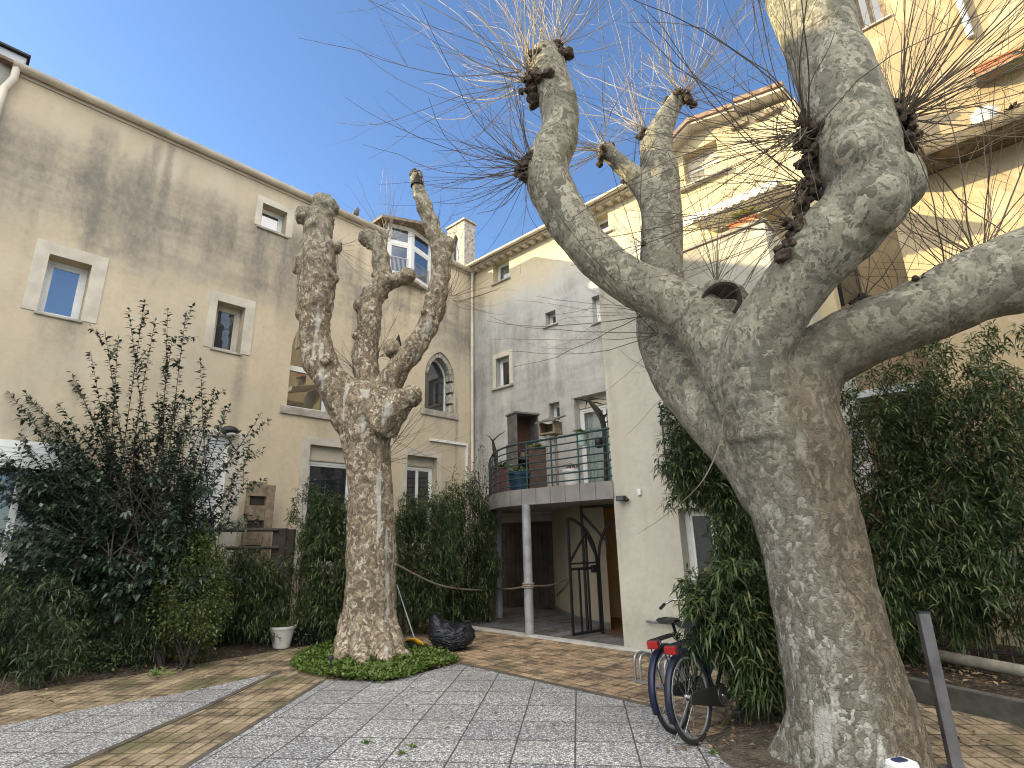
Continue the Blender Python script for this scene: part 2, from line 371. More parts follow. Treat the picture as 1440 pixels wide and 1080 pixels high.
def rect(fr,tl,tr,br,bl,off=0.0):
    a,b,c,d=[fr.px(*p,off) for p in (tl,tr,br,bl)]
    return ((a[0]+d[0])/2,(b[0]+c[0])/2,(c[1]+d[1])/2,(a[1]+b[1])/2)
def rloop(r): return [(r[0],r[2]),(r[1],r[2]),(r[1],r[3]),(r[0],r[3])]
def arch(s0,s1,z0,zs,zt,n=7):
    """pointed arch loop, springing at zs and apex at zt"""
    m=(s0+s1)/2; P=[(s0,z0),(s1,z0),(s1,zs)]
    def q(t): # right half from spring to apex, gently curved
        return (s1+(m-s1)*(1-math.cos(t*PI/2)*1.0) if False else s1-(s1-m)*(t**1.75), zs+(zt-zs)*(1-(1-t)**1.35))
    for i in range(1,n): P.append(q(i/n))
    P.append((m,zt))
    for i in range(n-1,0,-1): a=q(i/n); P.append((2*m-a[0],a[1]))
    P.append((s0,zs)); return P
def wall_mesh(outline,holes,thick=.35,y0=0.0,reveal=None):
    mb=MB(); polys=[[Vector((p[0],p[1],0)) for p in outline]]+[[Vector((p[0],p[1],0)) for p in h] for h in holes]
    flat=[v for pl in polys for v in pl]; tr=tessellate_polygon(polys)
    fs=[]
    for t in tr:
        a,b,c=[flat[i] for i in t]
        nz=(b-a).cross(c-a).z
        fs.append(t if nz>0 else (t[0],t[2],t[1]))
    mb.add([(v.x,y0,v.y) for v in flat],fs)              # front faces -y
    n=len(outline)
    area=sum(outline[i][0]*outline[(i+1)%n][1]-outline[(i+1)%n][0]*outline[i][1] for i in range(n))
    ol=outline if area>0 else outline[::-1]
    vs=[(p[0],y0,p[1]) for p in ol]+[(p[0],y0+thick,p[1]) for p in ol]
    mb.add(vs,[(i,n+i,n+(i+1)%n,(i+1)%n) for i in range(n)])
    for h in holes:
        k=len(h); ar=sum(h[i][0]*h[(i+1)%k][1]-h[(i+1)%k][0]*h[i][1] for i in range(k))
        hh=h if ar>0 else h[::-1]
        vs=[(p[0],y0,p[1]) for p in hh]+[(p[0],y0+(reveal or thick),p[1]) for p in hh]
        mb.add(vs,[(i,(i+1)%k,k+(i+1)%k,k+i) for i in range(k)])
    return mb
def frame_ring(mb,r,w,y0,y1):
    s0,s1,z0,z1=r
    mb.box(s0,s0+w,y0,y1,z0,z1); mb.box(s1-w,s1,y0,y1,z0,z1); mb.box(s0+w,s1-w,y0,y1,z1-w,z1); mb.box(s0+w,s1-w,y0,y1,z0,z0+w)
def window(house,r,M=None,rec=.18,fw=.055,pane=None,shutter=0,mull=0,trans=None,sill=None,surr=None,fmat=None,name='window',label=None,curtain=False):
    """r is the opening; the frame sits rec inside; everything the window owns hangs from the frame"""
    s0,s1,z0,z1=r; zt=z1-shutter; fmat=fmat or m_white
    mb=MB(); e=.001
    frame_ring(mb,(s0+e,s1-e,z0+e,zt-e),fw,rec,rec+.07)
    inn=(s0+fw,s1-fw,z0+fw,zt-fw)
    sash=[inn]
    if mull:
        xs=[inn[0]+(inn[1]-inn[0])*i/(mull+1) for i in range(mull+2)]
        sash=[(xs[i],xs[i+1],inn[2],inn[3]) for i in range(mull+1)]
    for q in sash: frame_ring(mb,q,.045,rec+.012,rec+.058)
    if trans: mb.box(inn[0]+.045,inn[1]-.045,rec+.008,rec+.06,trans,trans+.07)
    w=mb.build(name,fmat,house,M,bevel=.006); 
    if label: w['label']=label
    p=MB(); p.box(s0+fw*.6,s1-fw*.6,rec+.03,rec+.04,z0+fw*.6,zt-fw*.6)
    if curtain:
        p.build('pane',clear_glass(),w)
        c=MB(); n=40; vs=[];W=s1-s0-2*fw
        for i in range(n+1):
            x=s0+fw+W*i/n; y=rec+.13+.018*math.sin(i*1.9)+.01*math.sin(i*.7)
            vs+= [(x,y,z0+fw),(x,y,zt-fw)]
        c.add(vs,[(2*i,2*i+2,2*i+3,2*i+1) for i in range(n)]); c.build('curtain',m_curt,w,smooth=True,fix=False)
    else: p.build('pane',pane or m_gl,w)
    if shutter:
        b=MB(); b.box(s0+e,s1-e,rec-.03,rec+.07,zt+.001,z1-e); b.box(s0+.02,s1-.02,rec-.035,rec-.031,zt+.02,zt+.035)
        b.build('shutter_box',m_shut,w,bevel=.006)
    if sill:
        pr,ex,th=sill; b=MB(); b.box(s0-ex,s1+ex,-pr,rec-.001,z0-th,z0); b.build('sill',m_sill,w,bevel=.012)
    if surr:
        l,rr,t,bt=surr; b=MB(); y0,y1=-.014,.03
        b.box(s0-l,s0,y0,y1,z0-bt,z1); b.box(s1,s1+rr,y0,y1,z0-bt,z1); b.box(s0-l,s1+rr,y0,y1,z1+.0005,z1+t)
        if bt: b.box(s0+.0005,s1-.0005,y0+.002,y1,z0-bt,z0-(sill[2] if sill else 0)-.0005)
        b.build('surround',m_cream,w)
    return w
def backing(house,M=None,name='dark_room'): pass
# ================================================================== LEFT BUILDING
ZW=ZE-.06
SL=LF.px(19,100)[0]
Lh=empty('townhouse',LF.M,'long beige rendered house with small deep windows and pale gutter, grey streaks on its wall','house')
hw={}
hw['w1']=rect(LF,(70.1,356.8),(129.2,373.5),(113.9,449),(50.7,439.4))
hw['w2']=rect(LF,(307.4,423),(345,433),(337.8,497),(296.3,489))
hw['w3']=rect(LF,(369,286),(403,298),(402,331.5),(366.7,318.5))
ga=LF.px(436.4,624.6); gb=LF.px(480.7,630); hw['gA']=(ga[0],ga[0]+1.15,1.15,(ga[1]+gb[1])/2)
ga=LF.px(572.8,639.5); gb=LF.px(614.4,643.8); hw['gB']=(ga[0],gb[0],1.5,(ga[1]+gb[1])/2)
a=LF.px(283,650);b=LF.px(321,650); hw['door']=(a[0],b[0],.55,LF.px(300,612)[1])
a=LF.px(-75,640);b=LF.px(92,640); hw['big']=(a[0],b[0],.75,LF.px(40,628)[1])
a=LF.px(402.8,572);b=LF.px(450,578); zs=LF.px(411,484)[1]; g1=arch(a[0],a[0]+1.02,(a[1]+b[1])/2,zs-.05,LF.px(432,441)[1])
G1=(a[0],a[0]+1.02,(a[1]+b[1])/2,zs-.05,LF.px(432,441)[1])
a=LF.px(597,574.5);b=LF.px(639,582); G2=(a[0],b[0],(a[1]+b[1])/2,(LF.px(600.5,523)[1]+LF.px(639,532)[1])/2,LF.px(621.8,495.6)[1]); g2=arch(*G2)
b0=LF.px(543,350)[0]; b1=LF.px(607,372)[0]; bz0=LF.px(590,402)[1]; 
outl=[(SL,0),(-.0,0),(0,ZW),(b1,ZW),(b1,bz0),(b0,bz0),(b0,ZW),(SL,ZW)]
def rel(p,q=None): return LF.px(*p)
streaks=[]
for (p,q,w,a_) in [((157,185),(128,350),.15,1.1),((140,180),(120,300),.12,.5),((172,215),(150,330),.10,.5),((243,200),(218,330),.09,1.2),((222,205),(200,320),.10,.8),((206,222),(190,320),.09,.6),((190,235),(185,330),.14,.4),((262,235),(245,330),.10,.45),((300,270),(285,400),.16,.4),((330,300),(318,380),.12,.5),((200,330),(180,400),.22,.55),((128,320),(118,350),.18,.7),((405,350),(395,470),.25,.5),((75,446),(60,520),.30,.7),((108,455),(104,500),.22,.9),((508,350),(500,520),.14,.75),((345,470),(340,600),.16,.5),((642,560),(640,650),.07,.8),((455,600),(452,625),.2,.5)]:
    s0,zt=LF.px(*p); zb=LF.px(*q)[1]; streaks.append((s0,w,zt,zb,a_*.8))
m_L=plaster('beige render',(.575,.485,.35),(.475,.41,.315),(.135,.13,.12),band=(6.3,7.85,8.2,9.2),streaks=streaks,amount=1.15,seed=1,pale=(.52,.46,.36))
wall_mesh(outl,[rloop(hw[k]) for k in ('w1','w2','w3','gA','gB','door','big')]+[g1,g2],.42).build('wall',m_L,Lh,fix=False)
MB().add([(SL-12,.75,0),(3,.75,0),(3,.75,ZW-.2),(SL-12,.75,ZW-.2)],[(0,1,2,3)]).build('dark_backing',m_dark,Lh,fix=False)
# windows
window(Lh,hw['w1'],rec=.26,sill=(.04,.03,.05),surr=(.20,.22,.22,.0),fw=.07)
window(Lh,hw['w2'],rec=.24,sill=(.035,.03,.05),surr=(.16,.20,.20,.0),fw=.07,fmat=m_cream,pane=m_gldark)
window(Lh,hw['w3'],rec=.22,sill=(.05,.08,.06),surr=(.14,.16,.16,.0),pane=m_gl)
window(Lh,hw['gA'],rec=.14,shutter=.34,sill=None,surr=(.2,.2,.18,.0),pane=m_gldark,fw=.07)
window(Lh,hw['gB'],rec=.20,shutter=.26,surr=(.12,.14,.16,.0),pane=m_gldark,mull=1,fw=.06)
window(Lh,hw['big'],rec=.12,shutter=.0,surr=None,pane=m_gldark,mull=2,fw=.07)
# white awning box over the big window
bx=hw['big']; aw=MB(); aw.box(bx[0]-.1,bx[1]+.12,-.16,-.002,bx[3]-.36,bx[3]+.06); 
for k in range(5): aw.box(bx[0]-.1,bx[1]+.12,-.166,-.161,bx[3]-.33+.07*k,bx[3]-.325+.07*k)
aw.build('awning_box',m_white,Lh,bevel=.01)
# shuttered door
d=hw['door']; mb=MB(); n=22; z0=LF.px(300,728)[1]
frame_ring(mb,(d[0]+.001,d[1]-.001,d[2],d[3]-.001),.085,.05,.13); mb.box(d[0]+.085,d[1]-.085,.09,.10,d[2]+.6,d[2]+.7)
dr=mb.build('door',m_white,Lh,bevel=.006)
mb=MB(); zz=z0; H_=(d[3]-.09-z0)/26
for k in range(26): mb.box(d[0]+.086,d[1]-.086,.072,.084,z0+k*H_,z0+k*H_+H_*.86)
mb.build('roller_shutter',simple('grey white slats',(.62,.63,.66),.45,var=.05,bump=.02),dr)
mb=MB(); mb.box(d[0]+.09,d[1]-.09,.10,.11,d[2]+.05,z0); mb.build('pane',m_gldark,dr)
mb=MB(); mb.box(d[1]+.001,d[1]+.30,-.014,.03,.4,d[3]+.12); mb.box(d[0]-.28,d[0]-.001,-.014,.03,.4,d[3]+.12); mb.box(d[0],d[1],-.014,.03,d[3]+.0005,d[3]+.12); mb.build('surround',m_cream,dr)
# gothic windows: stone ring, white frame, glass
def gothic(Gp,rec,glx,trans,stones):
    s0,s1,z0,zs,zt=Gp; mb=MB()
    if stones:   # voussoir blocks set in the reveal, right side shows
        a=arch(s0+.002,s1-.002,z0,zs,zt,9); b_=arch(glx[0]-.03,glx[1]+.03,z0+.0,zs-.02,zt-.16,9)
    outer=arch(s0+.002 if not stones else glx[0]-.05,s1-.002 if not stones else glx[1]+.05,z0+.002,zs-.02,zt-(.02 if not stones else .14),9)
    inner=arch(glx[0],glx[1],z0+.075,zs-.02,zt-(.12 if not stones else .22),9)
    n=len(outer); vs=[(p[0],rec,p[1]) for p in outer]+[(p[0],rec,p[1]) for p in inner]+[(p[0],rec+.07,p[1]) for p in outer]+[(p[0],rec+.07,p[1]) for p in inner]
    fs=[]
    for i in range(n):
        j=(i+1)%n; fs+=[(i,j,n+j,n+i),(2*n+i,3*n+i,3*n+j,2*n+j),(n+i,n+j,3*n+j,3*n+i),(i,2*n+i,2*n+j,j)]
    mb.add(vs,fs)
    if trans: mb.box(glx[0],glx[1],rec+.002,rec+.068,trans-.05,trans+.07); 
    w=mb.build('gothic_window',m_white,Lh)
    P=arch(glx[0]-.02,glx[1]+.02,z0+.05,zs-.02,zt-.1,9); k=len(P)
    MB().add([(p[0],rec+.04,p[1]) for p in P],[tuple(range(k))]).build('pane',m_glmid,w,fix=False)
    mb=MB(); mb.box(s0-.14,s1+.14,-.05,rec-.002,z0-.17,z0); mb.build('sill',m_sill,w,bevel=.01)
    if stones:
        mb=MB(); Po=arch(s0+.003,s1-.003,z0,zs,zt-.003,9); Pi=arch(glx[0]-.02,glx[1]+.02,z0,zs-.02,zt-.15,9); n=len(Po)
        rr=random.Random(3); i=1
        def zlerp(P,t):
            t=max(0,min(len(P)-1.001,t)); a=int(t); f=t-a; q=P[a];r2=P[a+1]; return (q[0]+(r2[0]-q[0])*f,q[1]+(r2[1]-q[1])*f)
        ts=[1,1.33,1.66,2,3.6,5.2,7,8.5,10,11]+[12,13.5,15,16.7,18.4,20,20.34,20.67,20.98]
        ts=[t*(n-1)/21 for t in ts]
        for a,b_ in zip(ts[:-1],ts[1:]):
            g=.03; y0=.03+rr.random()*.02
            q=[zlerp(Po,a+g),zlerp(Po,b_-g),zlerp(Pi,b_-g),zlerp(Pi,a+g)]
            mb.add([(p[0],y0,p[1]) for p in q]+[(p[0],rec-.002,p[1]) for p in q],[(0,1,2,3),(7,6,5,4),(0,4,5,1),(1,5,6,2),(2,6,7,3),(3,7,4,0)])
        mb.build('stone_arch',m_stone,w,bevel=.008)
    return w
gothic(G1,.20,(G1[0]+.07,G1[1]-.09),LF.px(425,517)[1],False)
gothic(G2,.26,(G2[0]+.16,G2[1]-.16),None,True)
# gutter, brackets, downpipes
gz=ZE-.02
def halfgut(a,b):
    mb=MB(); n=9; r=.098; vs=[];fs=[]
    for x in (a,b):
        for j in range(n): t=PI+PI*j/(n-1); vs.append((x,-.10+r*math.cos(t),gz+r*math.sin(t)))
        for j in range(n): t=PI+PI*(n-1-j)/(n-1); vs.append((x,-.10+(r-.012)*math.cos(t),gz+(r-.012)*math.sin(t)))
    k=2*n
    fs=[(j,(j+1)%k,k+(j+1)%k,k+j) for j in range(k)]+[tuple(range(k-1,-1,-1)),tuple(range(k,2*k))]
    mb.add(vs,fs)
    x=a+.6
    while x<b:
        vs=[];q=r+.009
        for xx in (x,x+.035):
            for j in range(n): t=PI+PI*j/(n-1); vs.append((xx,-.10+q*math.cos(t),gz+q*math.sin(t)))
        mb.add(vs,[(j,j+1,n+j+1,n+j) for j in range(n-1)]); x+=1.05
    return mb
halfgut(SL-.02,b0-.05).build('gutter',m_gutter,Lh,smooth=True); halfgut(b1+.05,-.06).build('gutter',m_gutter,Lh,smooth=True)
mb=MB(); mb.box(SL,b0,-.03,.0,ZW-.11,ZW+.02); mb.box(b1,-.0,-.03,.0,ZW-.11,ZW+.02); mb.build('eaves_board',m_cream,Lh)
def pipe(house,pts,r=.05,col=m_gutter,M=None,rings=True,name='downpipe'):
    mb=MB(); mb.tube(pts,r,12)
    if rings:
        a,b=Vector(pts[-2]),Vector(pts[-1]); L=(b-a).length; k=int(L/1.9)
        for i in range(1,k+1):
            p=a.lerp(b,i/(k+.5)); t=(b-a).normalized()*.035; mb.tube([p-t,p+t],r*1.18,12)
    return mb.build(name,col,house,M,smooth=True)
pipe(Lh,[(-.12,-.10,gz-.03),(-.12,-.10,gz-.22),(-.11,-.07,gz-.4),(-.11,-.07,.1)],.047)
pipe(Lh,[(SL+.03,-.10,gz-.05),(SL+.03,-.10,gz-.30),(SL-.05,-.08,gz-.55),(SL-.05,-.08,.1)],.055)
# roof, chimney
mb=MB(); rp=.20
mb.add([(SL-.2,-.06,ZW+.03),(b0,-.06,ZW+.03),(b0,5,ZW+.03+5*rp),(SL-.2,5,ZW+.03+5*rp)],[(0,1,2,3)])
mb.add([(b1,-.06,ZW+.03),(.05,-.06,ZW+.03),(.05,5,ZW+.03+5*rp),(b1,5,ZW+.03+5*rp)],[(0,1,2,3)])
mb.add([(b0,.3,ZW+.09),(b1,.3,ZW+.09),(b1,5,ZW+.03+5*rp),(b0,5,ZW+.03+5*rp)],[(0,1,2,3)])
for i in range(int((.0-SL)/.22)):
    x=SL+.1+i*.22
    if b0-.1<x<b1+.1: continue
    mb.tube([(x,-.09,ZW+.04),(x,2.2,ZW+.04+2.3*rp)],[.075,.07],6)
roof=mb.build('roof',m_tile,Lh)
# square turret of rough stone behind the gutter
c0=LF.px(633,360)[0]; c1=LF.px(667,372)[0]
tz=zat(653,308,(LF.w(c0,.6,0)).y)
mb=MB(); tx0,tx1=-1.02,-.42; ty0,ty1=.25,1.15
y0=.5; s0=LF.px(653,340,y0)[0]; s1=LF.px(668,340,y0)[0]; zt=LF.px(653,309,y0)[1]
def on_s(x,y,s):   # hit of a pixel ray with the plane s = const of the long wall frame
    P=LF.o+LF.u*s; d=ray(x,y); t=(P-O).dot(LF.u)/d.dot(LF.u); p=O+d*t; q=LF.loc(p); return (q[1],q[2])
y1=on_s(629,340,s0)[0]
y1=min(max(y1,y0+.6),y0+2.2); w_=y1-y0
Mt=LF.M@Matrix.Translation((s0,y1,0))@Matrix(((0,1,0,0),(-1,0,0,0),(0,0,1,0),(0,0,0,1)))
# in Mt: x runs from the far edge (y1) to the near corner (y0), y runs along +s, z up
tw=wall_mesh([(0,ZW-.1),(w_,ZW-.1),(w_,zt),(0,zt)],[arch(w_*.30,w_*.66,ZW+.25,zt-.75,zt-.38,5)],.12,0,.12)
tw.box(0,w_,.1205,s1-s0,ZW-.1,zt); tw.box(-.05,w_+.05,-.05,s1-s0+.05,zt+.0005,zt+.07)
tu=tw.build('turret',m_stone,Lh,Mt)
mb=MB(); mb.box(w_*.30,w_*.66,.09,.10,ZW+.25,zt-.38); mb.build('pane',m_gl,tu)
MB().box(-.1,w_+.02,.3,s1-s0+.9,ZW+.1,ZW+.42).build('ridge',m_terra,Lh,Mt)
# canted dormer
mid=LF.px(578,375,-.22); za=LF.px(545,405)[1]; A0=(b0+.02,0); A1=(mid[0],-.24); A2=(b1-.02,0)
dz0=bz0-.0; dz1=ZW+.42
def bayface(p,q,nm,parent):
    P=Vector((p[0],p[1],0));Q=Vector((q[0],q[1],0)); u=(Q-P); L=u.length; u.normalize(); inw=Vector((-u.y,u.x,0))
    Mx=LF.M@Matrix(((u.x,inw.x,0,P.x),(u.y,inw.y,0,P.y),(0,0,1,0),(0,0,0,1)))
    mb=MB(); frame_ring(mb,(.01,L-.01,dz0,dz1),.075,0,.07); tr=dz0+(dz1-dz0)*.63; mb.box(.085,L-.085,.004,.066,tr-.04,tr+.05)
    frame_ring(mb,(.085,L-.085,dz0+.075,tr-.04),.05,.01,.06); frame_ring(mb,(.085,L-.085,tr+.05,dz1-.075),.035,.01,.06)
    w=mb.build('window',m_white,parent,Mx,bevel=.005)
    MB().box(.06,L-.06,.03,.04,dz0+.06,dz1-.06).build('pane',m_glmid,w)
    b=MB()
    for i in range(14): b.obox((.12+(L-.24)*i/13,-.012,dz0+.09),(.12+(L-.24)*i/13,-.012,dz0+(tr-dz0)*.55),.008,.008,Vector((0,1,0)))
    b.obox((.1,-.012,dz0+(tr-dz0)*.55),(L-.1,-.012,dz0+(tr-dz0)*.55),.014,.014); b.build('window_guard',m_metal,w)
    return w
dorm=MB(); dorm.prism([(b0-.02,.5),(b0-.02,-.02),(A1[0],A1[1]-.06),(b1+.02,-.02),(b1+.02,.5)],dz0-.10,dz0-.005)
dormer=dorm.build('dormer',m_sill,Lh,bevel=.01)
bayface(A0,A1,'l',dormer); bayface(A1,A2,'r',dormer)
mb=MB(); e=.28
ro=[(b0-.25,1.8),(b0-.25,-.12),(A1[0],A1[1]-.34),(b1+.25,-.12),(b1+.25,1.8)]
mb.prism(ro,dz1+.001,dz1+.08); mb.build('fascia',m_wood,dormer)
mb=MB(); n=len(ro); apex=(A1[0],.9,dz1+.85)
vs=[(p[0],p[1],dz1+.082) for p in ro]+[apex]; mb.add(vs,[(i,i+1,n) for i in range(n-1)])
mb.build('dormer_roof',m_zinc,dormer)
# neighbouring house beyond the left end
NH=empty('neighbouring_house',LF.M,'grey rendered house end past the pale downpipe at the far left edge','house')
m_grey=plaster('grey render',(.34,.33,.30),(.30,.29,.265),(.12,.12,.115),amount=.6,seed=3)
mb=MB(); mb.box(SL-16,SL-.02,.06,6,0,ZW+.12); mb.build('wall',m_grey,NH)
mb=MB(); mb.box(SL-16,SL-.03,.02,5,ZW+.12,ZW+.18); mb.build('roof',m_tile,NH)
mb=MB(); mb.box(SL-18,SL-1.6,.3,6,ZW+.22,11.4); mb.build('upper_wall',m_grey,NH)  # unseen taller block added to shade the leaning tree's high limb
mb=MB(); mb.box(SL-.30,SL+.12,.10,.5,ZW+.18,ZW+.40); mb.build('flashing',m_zinc,NH,bevel=.02)
mb=MB(); mb.box(SL-.75,SL-.36,-.12,.4,ZW+.0,ZW+.75); mb.build('chimney',m_zinc,NH,bevel=.02)
mb=MB(); mb.box(SL-.34,SL+.16,.04,.55,ZW+.40,ZW+.45); mb.build('coping',m_black,NH,bevel=.01)
# ================================================================== COURTYARD HOUSE (grey recessed wall + projecting front)
Ch=empty('corner_house',GR.M,'grey and cream rendered corner house with curved balcony over its gated porch','house')
ES=GR.loc(FR.o)[0]             # where the projecting front starts, in grey-wall metres
m_Gw=plaster('stained render with sunlit tint',(.58,.50,.345),(.54,.46,.315),(.155,.15,.145),band=(2.6,4.2,7.2,8.8),
   streaks=[(GR.px(676,500)[0],.25,8.9,3.0,.9),(GR.px(690,480)[0],.1,8.6,5.5,.5),(GR.px(775,470)[0],.16,6.9,5.4,-.8),(GR.px(712,570)[0],.25,5.7,3.8,-.7),(GR.px(720,470)[0],.3,8.3,6,.4),(GR.px(640,470)[0],.3,8.3,6,.4)],amount=.72,seed=5,shade_wash=(7.9,9.1,(.475,.47,.455),.95))  # yellow base paints sunlight at the top, grey painted below; stains are weathering
gw={}
gw['g1']=rect(GR,(693.5,372),(715.5,360),(716,389),(693.5,401))
gw['g2']=rect(GR,(697.8,505),(716.4,499),(716.4,540.5),(697.8,546))
gw['g3']=rect(GR,(767,440.6),(781,435),(781.7,454),(767,460))
gw['g4']=rect(GR,(772,567.8),(787,564),(787,592),(772,596))
a=GR.px(806.7,560); b=GR.px(849.7,550); gw['door']=(a[0],a[0]+1.45,2.58,(a[1]+b[1])/2)
gw['g6']=rect(GR,(833,418),(842,414),(842,452),(833,456)); g=gw['g6']; gw['g6']=(g[0],g[0]+.75,g[2],g[3])
gw['g7']=rect(GR,(832,309),(855,297),(855.5,323),(832,337))
GE=GR.px(1118,140)[0]
TS=GR.px(940,205)[0]
go=[(0,2.25),(GE,2.25),(GE,ZE-.02),(0,ZE-.02)]
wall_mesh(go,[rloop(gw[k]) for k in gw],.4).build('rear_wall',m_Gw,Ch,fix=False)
MB().add([(0,.8,2.3),(GE,.8,2.3),(GE,.8,ZE-.3),(0,.8,ZE-.3)],[(0,1,2,3)]).build('dark_backing',m_dark,Ch,fix=False)
window(Ch,gw['g1'],rec=.2,sill=(.06,.06,.05),curtain=True,fw=.05)
window(Ch,gw['g2'],rec=.17,sill=(.07,.16,.07),surr=(.13,.13,.15,0),fw=.05,pane=m_gldark)
window(Ch,gw['g3'],rec=.2,sill=(.06,.08,.05),pane=m_gldark,fw=.04)
window(Ch,gw['g4'],rec=.2,curtain=True,fw=.04)
dd=window(Ch,gw['door'],rec=.22,shutter=.26,curtain=True,fw=.07,mull=1,name='balcony_door')
window(Ch,gw['g6'],rec=.18,sill=(.05,.05,.05),pane=m_gldark)
window(Ch,gw['g7'],rec=.22,sill=(.07,.12,.06),fw=.05)
# eaves of the grey wall: little plaster corbels, gutter, tiles
mb=MB(); x=.25
while x<TS-.1: mb.box(x,x+.14,-.20,-.001,ZE-.10,ZE-.03); x+=.29
mb.box(0.0,TS,-.26,-.001,ZE-.0295,ZE+.02); mb.build('corbels',m_cream,Ch)
def straight_gutter(parent,a,b,y,z,r=.07,M=None):
    mb=MB(); n=9; vs=[]
    for x in (a,b):
        for j in range(n): t=PI+PI*j/(n-1); vs.append((x,y+r*math.cos(t),z+r*math.sin(t)))
        for j in range(n): t=PI+PI*(n-1-j)/(n-1); vs.append((x,y+(r-.01)*math.cos(t),z+(r-.01)*math.sin(t)))
    k=2*n; mb.add(vs,[(j,(j+1)%k,k+(j+1)%k,k+j) for j in range(k)]+[tuple(range(k-1,-1,-1)),tuple(range(k,2*k))])
    return mb.build('gutter',m_gutter,parent,M,smooth=True)
straight_gutter(Ch,-.05,TS-.02,-.34,ZE+.06)
mb=MB(); mb.add([(-.1,-.30,ZE+.05),(TS-.03,-.30,ZE+.05),(TS-.03,5,ZE+1.2),(-.1,5,ZE+1.2)],[(0,1,2,3)])
for i in range(int((TS-.1)/.22)): mb.tube([(i*.22,-.32,ZE+.07),(i*.22,2.5,ZE+.72)],[.075,.07],6)
mb.build('roof',m_tile,Ch)
# --- projecting front, its own frame
FZ=6.16; FW=2.98; PORCH=2.27
m_Fw=plaster('cream render',(.56,.53,.455),(.50,.475,.405),(.15,.14,.12),band=(4.2,5.2,7,8),streaks=[(.55,.06,2.1,1.5,.3),(1.3,.10,2.7,1.9,.5),(.12,.10,6.1,2.3,.35),(.4,.12,6.1,4.6,.35),(.10,.18,2.35,1.2,.55),(1.75,.25,6.1,3.5,.4)],amount=.62,low=(.1,.85,.55),seed=8,pale=(.50,.46,.37))
fw={}
a=FR.px(929,600); fw['f1']=(1.10,1.95,2.75,4.15)
b=FR.px(955,720); fw['f2']=(b[0]-.02,b[0]+.85,.85,b[1]+.05)
Fo=[(0,0),(FW,0),(FW,FZ),(0,FZ)]
fwall=wall_mesh(Fo,[rloop(fw[k]) for k in fw],.4).build('front_wall',m_Fw,Ch,FR.M,fix=False)
mb=MB(); mb.add([(0,.4,PORCH),(0,2.8,PORCH),(0,2.8,FZ),(0,.4,FZ)],[(0,1,2,3)]); mb.add([(FW,.4,0),(FW,2.8,0),(FW,2.8,FZ),(FW,.4,FZ)],[(3,2,1,0)])
mb.add([(0,.4,FZ-1.0),(FW,.4,FZ-1.0),(FW,2.8,FZ-1.0),(0,2.8,FZ-1.0)],[(0,1,2,3)])
mb.add([(.4,.4,.0),(.4,.4,FZ-.5),(0,.4,FZ),(0,.4,0)],[(0,1,2,3)])
mb.build('side_wall',m_Fw,Ch,FR.M)
mb=MB(); mb.box(-.03,FW+.03,-.035,.43,FZ+.0005,FZ+.06); mb.build('coping',m_sill,Ch,FR.M,bevel=.01)
window(Ch,fw['f1'],M=FR.M,rec=.16,pane=m_gldark,fw=.07,name='balcony_door')
window(Ch,fw['f2'],M=FR.M,rec=.2,pane=m_gldark,fw=.07,mull=1,surr=None)
MB().add([(.9,.7,.5),(FW-.1,.7,.5),(FW-.1,.7,5),(.9,.7,5)],[(0,1,2,3)]).build('dark_backing',m_dark,Ch,FR.M,fix=False)
# little railing at the upper front window
mb=MB()
for z in (2.75,2.9,3.05,3.2,3.35,3.5,3.62): mb.tube([(1.06,-.10,z),(1.99,-.10,z)],.012,6)
for x in (1.06,1.99): mb.tube([(x,-.10,2.7),(x,-.10,3.64)],.016,6); mb.tube([(x,-.10,2.72),(x,.0,2.72)],.014,6); mb.tube([(x,-.10,3.6),(x,.0,3.6)],.014,6)
mb.build('window_railing',m_teal,Ch,FR.M,smooth=True)
mb=MB(); mb.box(1.0,2.1,-.14,-.001,2.56,2.66); mb.build('sill',m_sill,Ch,FR.M,bevel=.01)
# handrail low on the wall, floodlight, junction box
h=FR.px(913,873); h2=FR.px(962,879)
mb=MB(); mb.tube([(h[0],0,h[1]),(h[0],-.07,h[1]),(h[0]+.02,-.08,h[1]),(h[0]+1.2,-.08,h[1])],.02,10); hr=mb.build('handrail',m_metal,None,FR.M,smooth=True)
tag(hr,'short bright steel handrail fixed low on the cream wall behind the bicycles','handrail')
# --- balcony: curved slab on two thin columns
def bal_curve():
    P=[FR.w(.02,-.03,0),FR.w(-.45,-.05,0),FR.w(-.95,-.03,0)]
    P+=[Vector(p) for p in ((.42,10.25,0),(.02,10.6,0),(-.28,11.1,0),(-.47,11.75,0),(-.58,12.6,0),(-.66,13.6,0),(-.70,14.6,0),(-.72,15.25,0))]
    return crom(P,6)
BC=bal_curve(); BZ0,BZ1=2.29,2.56
inner=[GR.w(.45,.0,0),GR.w(ES-.002,.0,0),FR.w(-.002,2.0,0)]
I4=Matrix.Identity(4)
poly=[(p.x,p.y) for p in BC]+[(GR.w(.35,-.002,0).x,GR.w(.35,-.002,0).y),(GR.w(ES-.004,-.002,0).x,GR.w(ES-.004,-.002,0).y)]
slab=MB().prism(poly,BZ0,BZ1).build('balcony',m_conc,Ch,I4)
def offset(curve,d):
    out=[]
    for i,p in enumerate(curve):
        t=(curve[min(i+1,len(curve)-1)]-curve[max(i-1,0)]).normalized(); n=Vector((t.y,-t.x,0))
        c=Vector((1.2,12.2,0))-p
        if n.dot(c)>0: n=-n
        out.append(p+n*d)
    return out
def arclen(c):
    L=[0]
    for a,b in zip(c[:-1],c[1:]): L.append(L[-1]+(b-a).length)
    return L
def along(c,L,s):
    for i in range(len(L)-1):
        if s<=L[i+1]: return c[i].lerp(c[i+1],(s-L[i])/max(1e-6,L[i+1]-L[i]))
    return c[-1].copy()
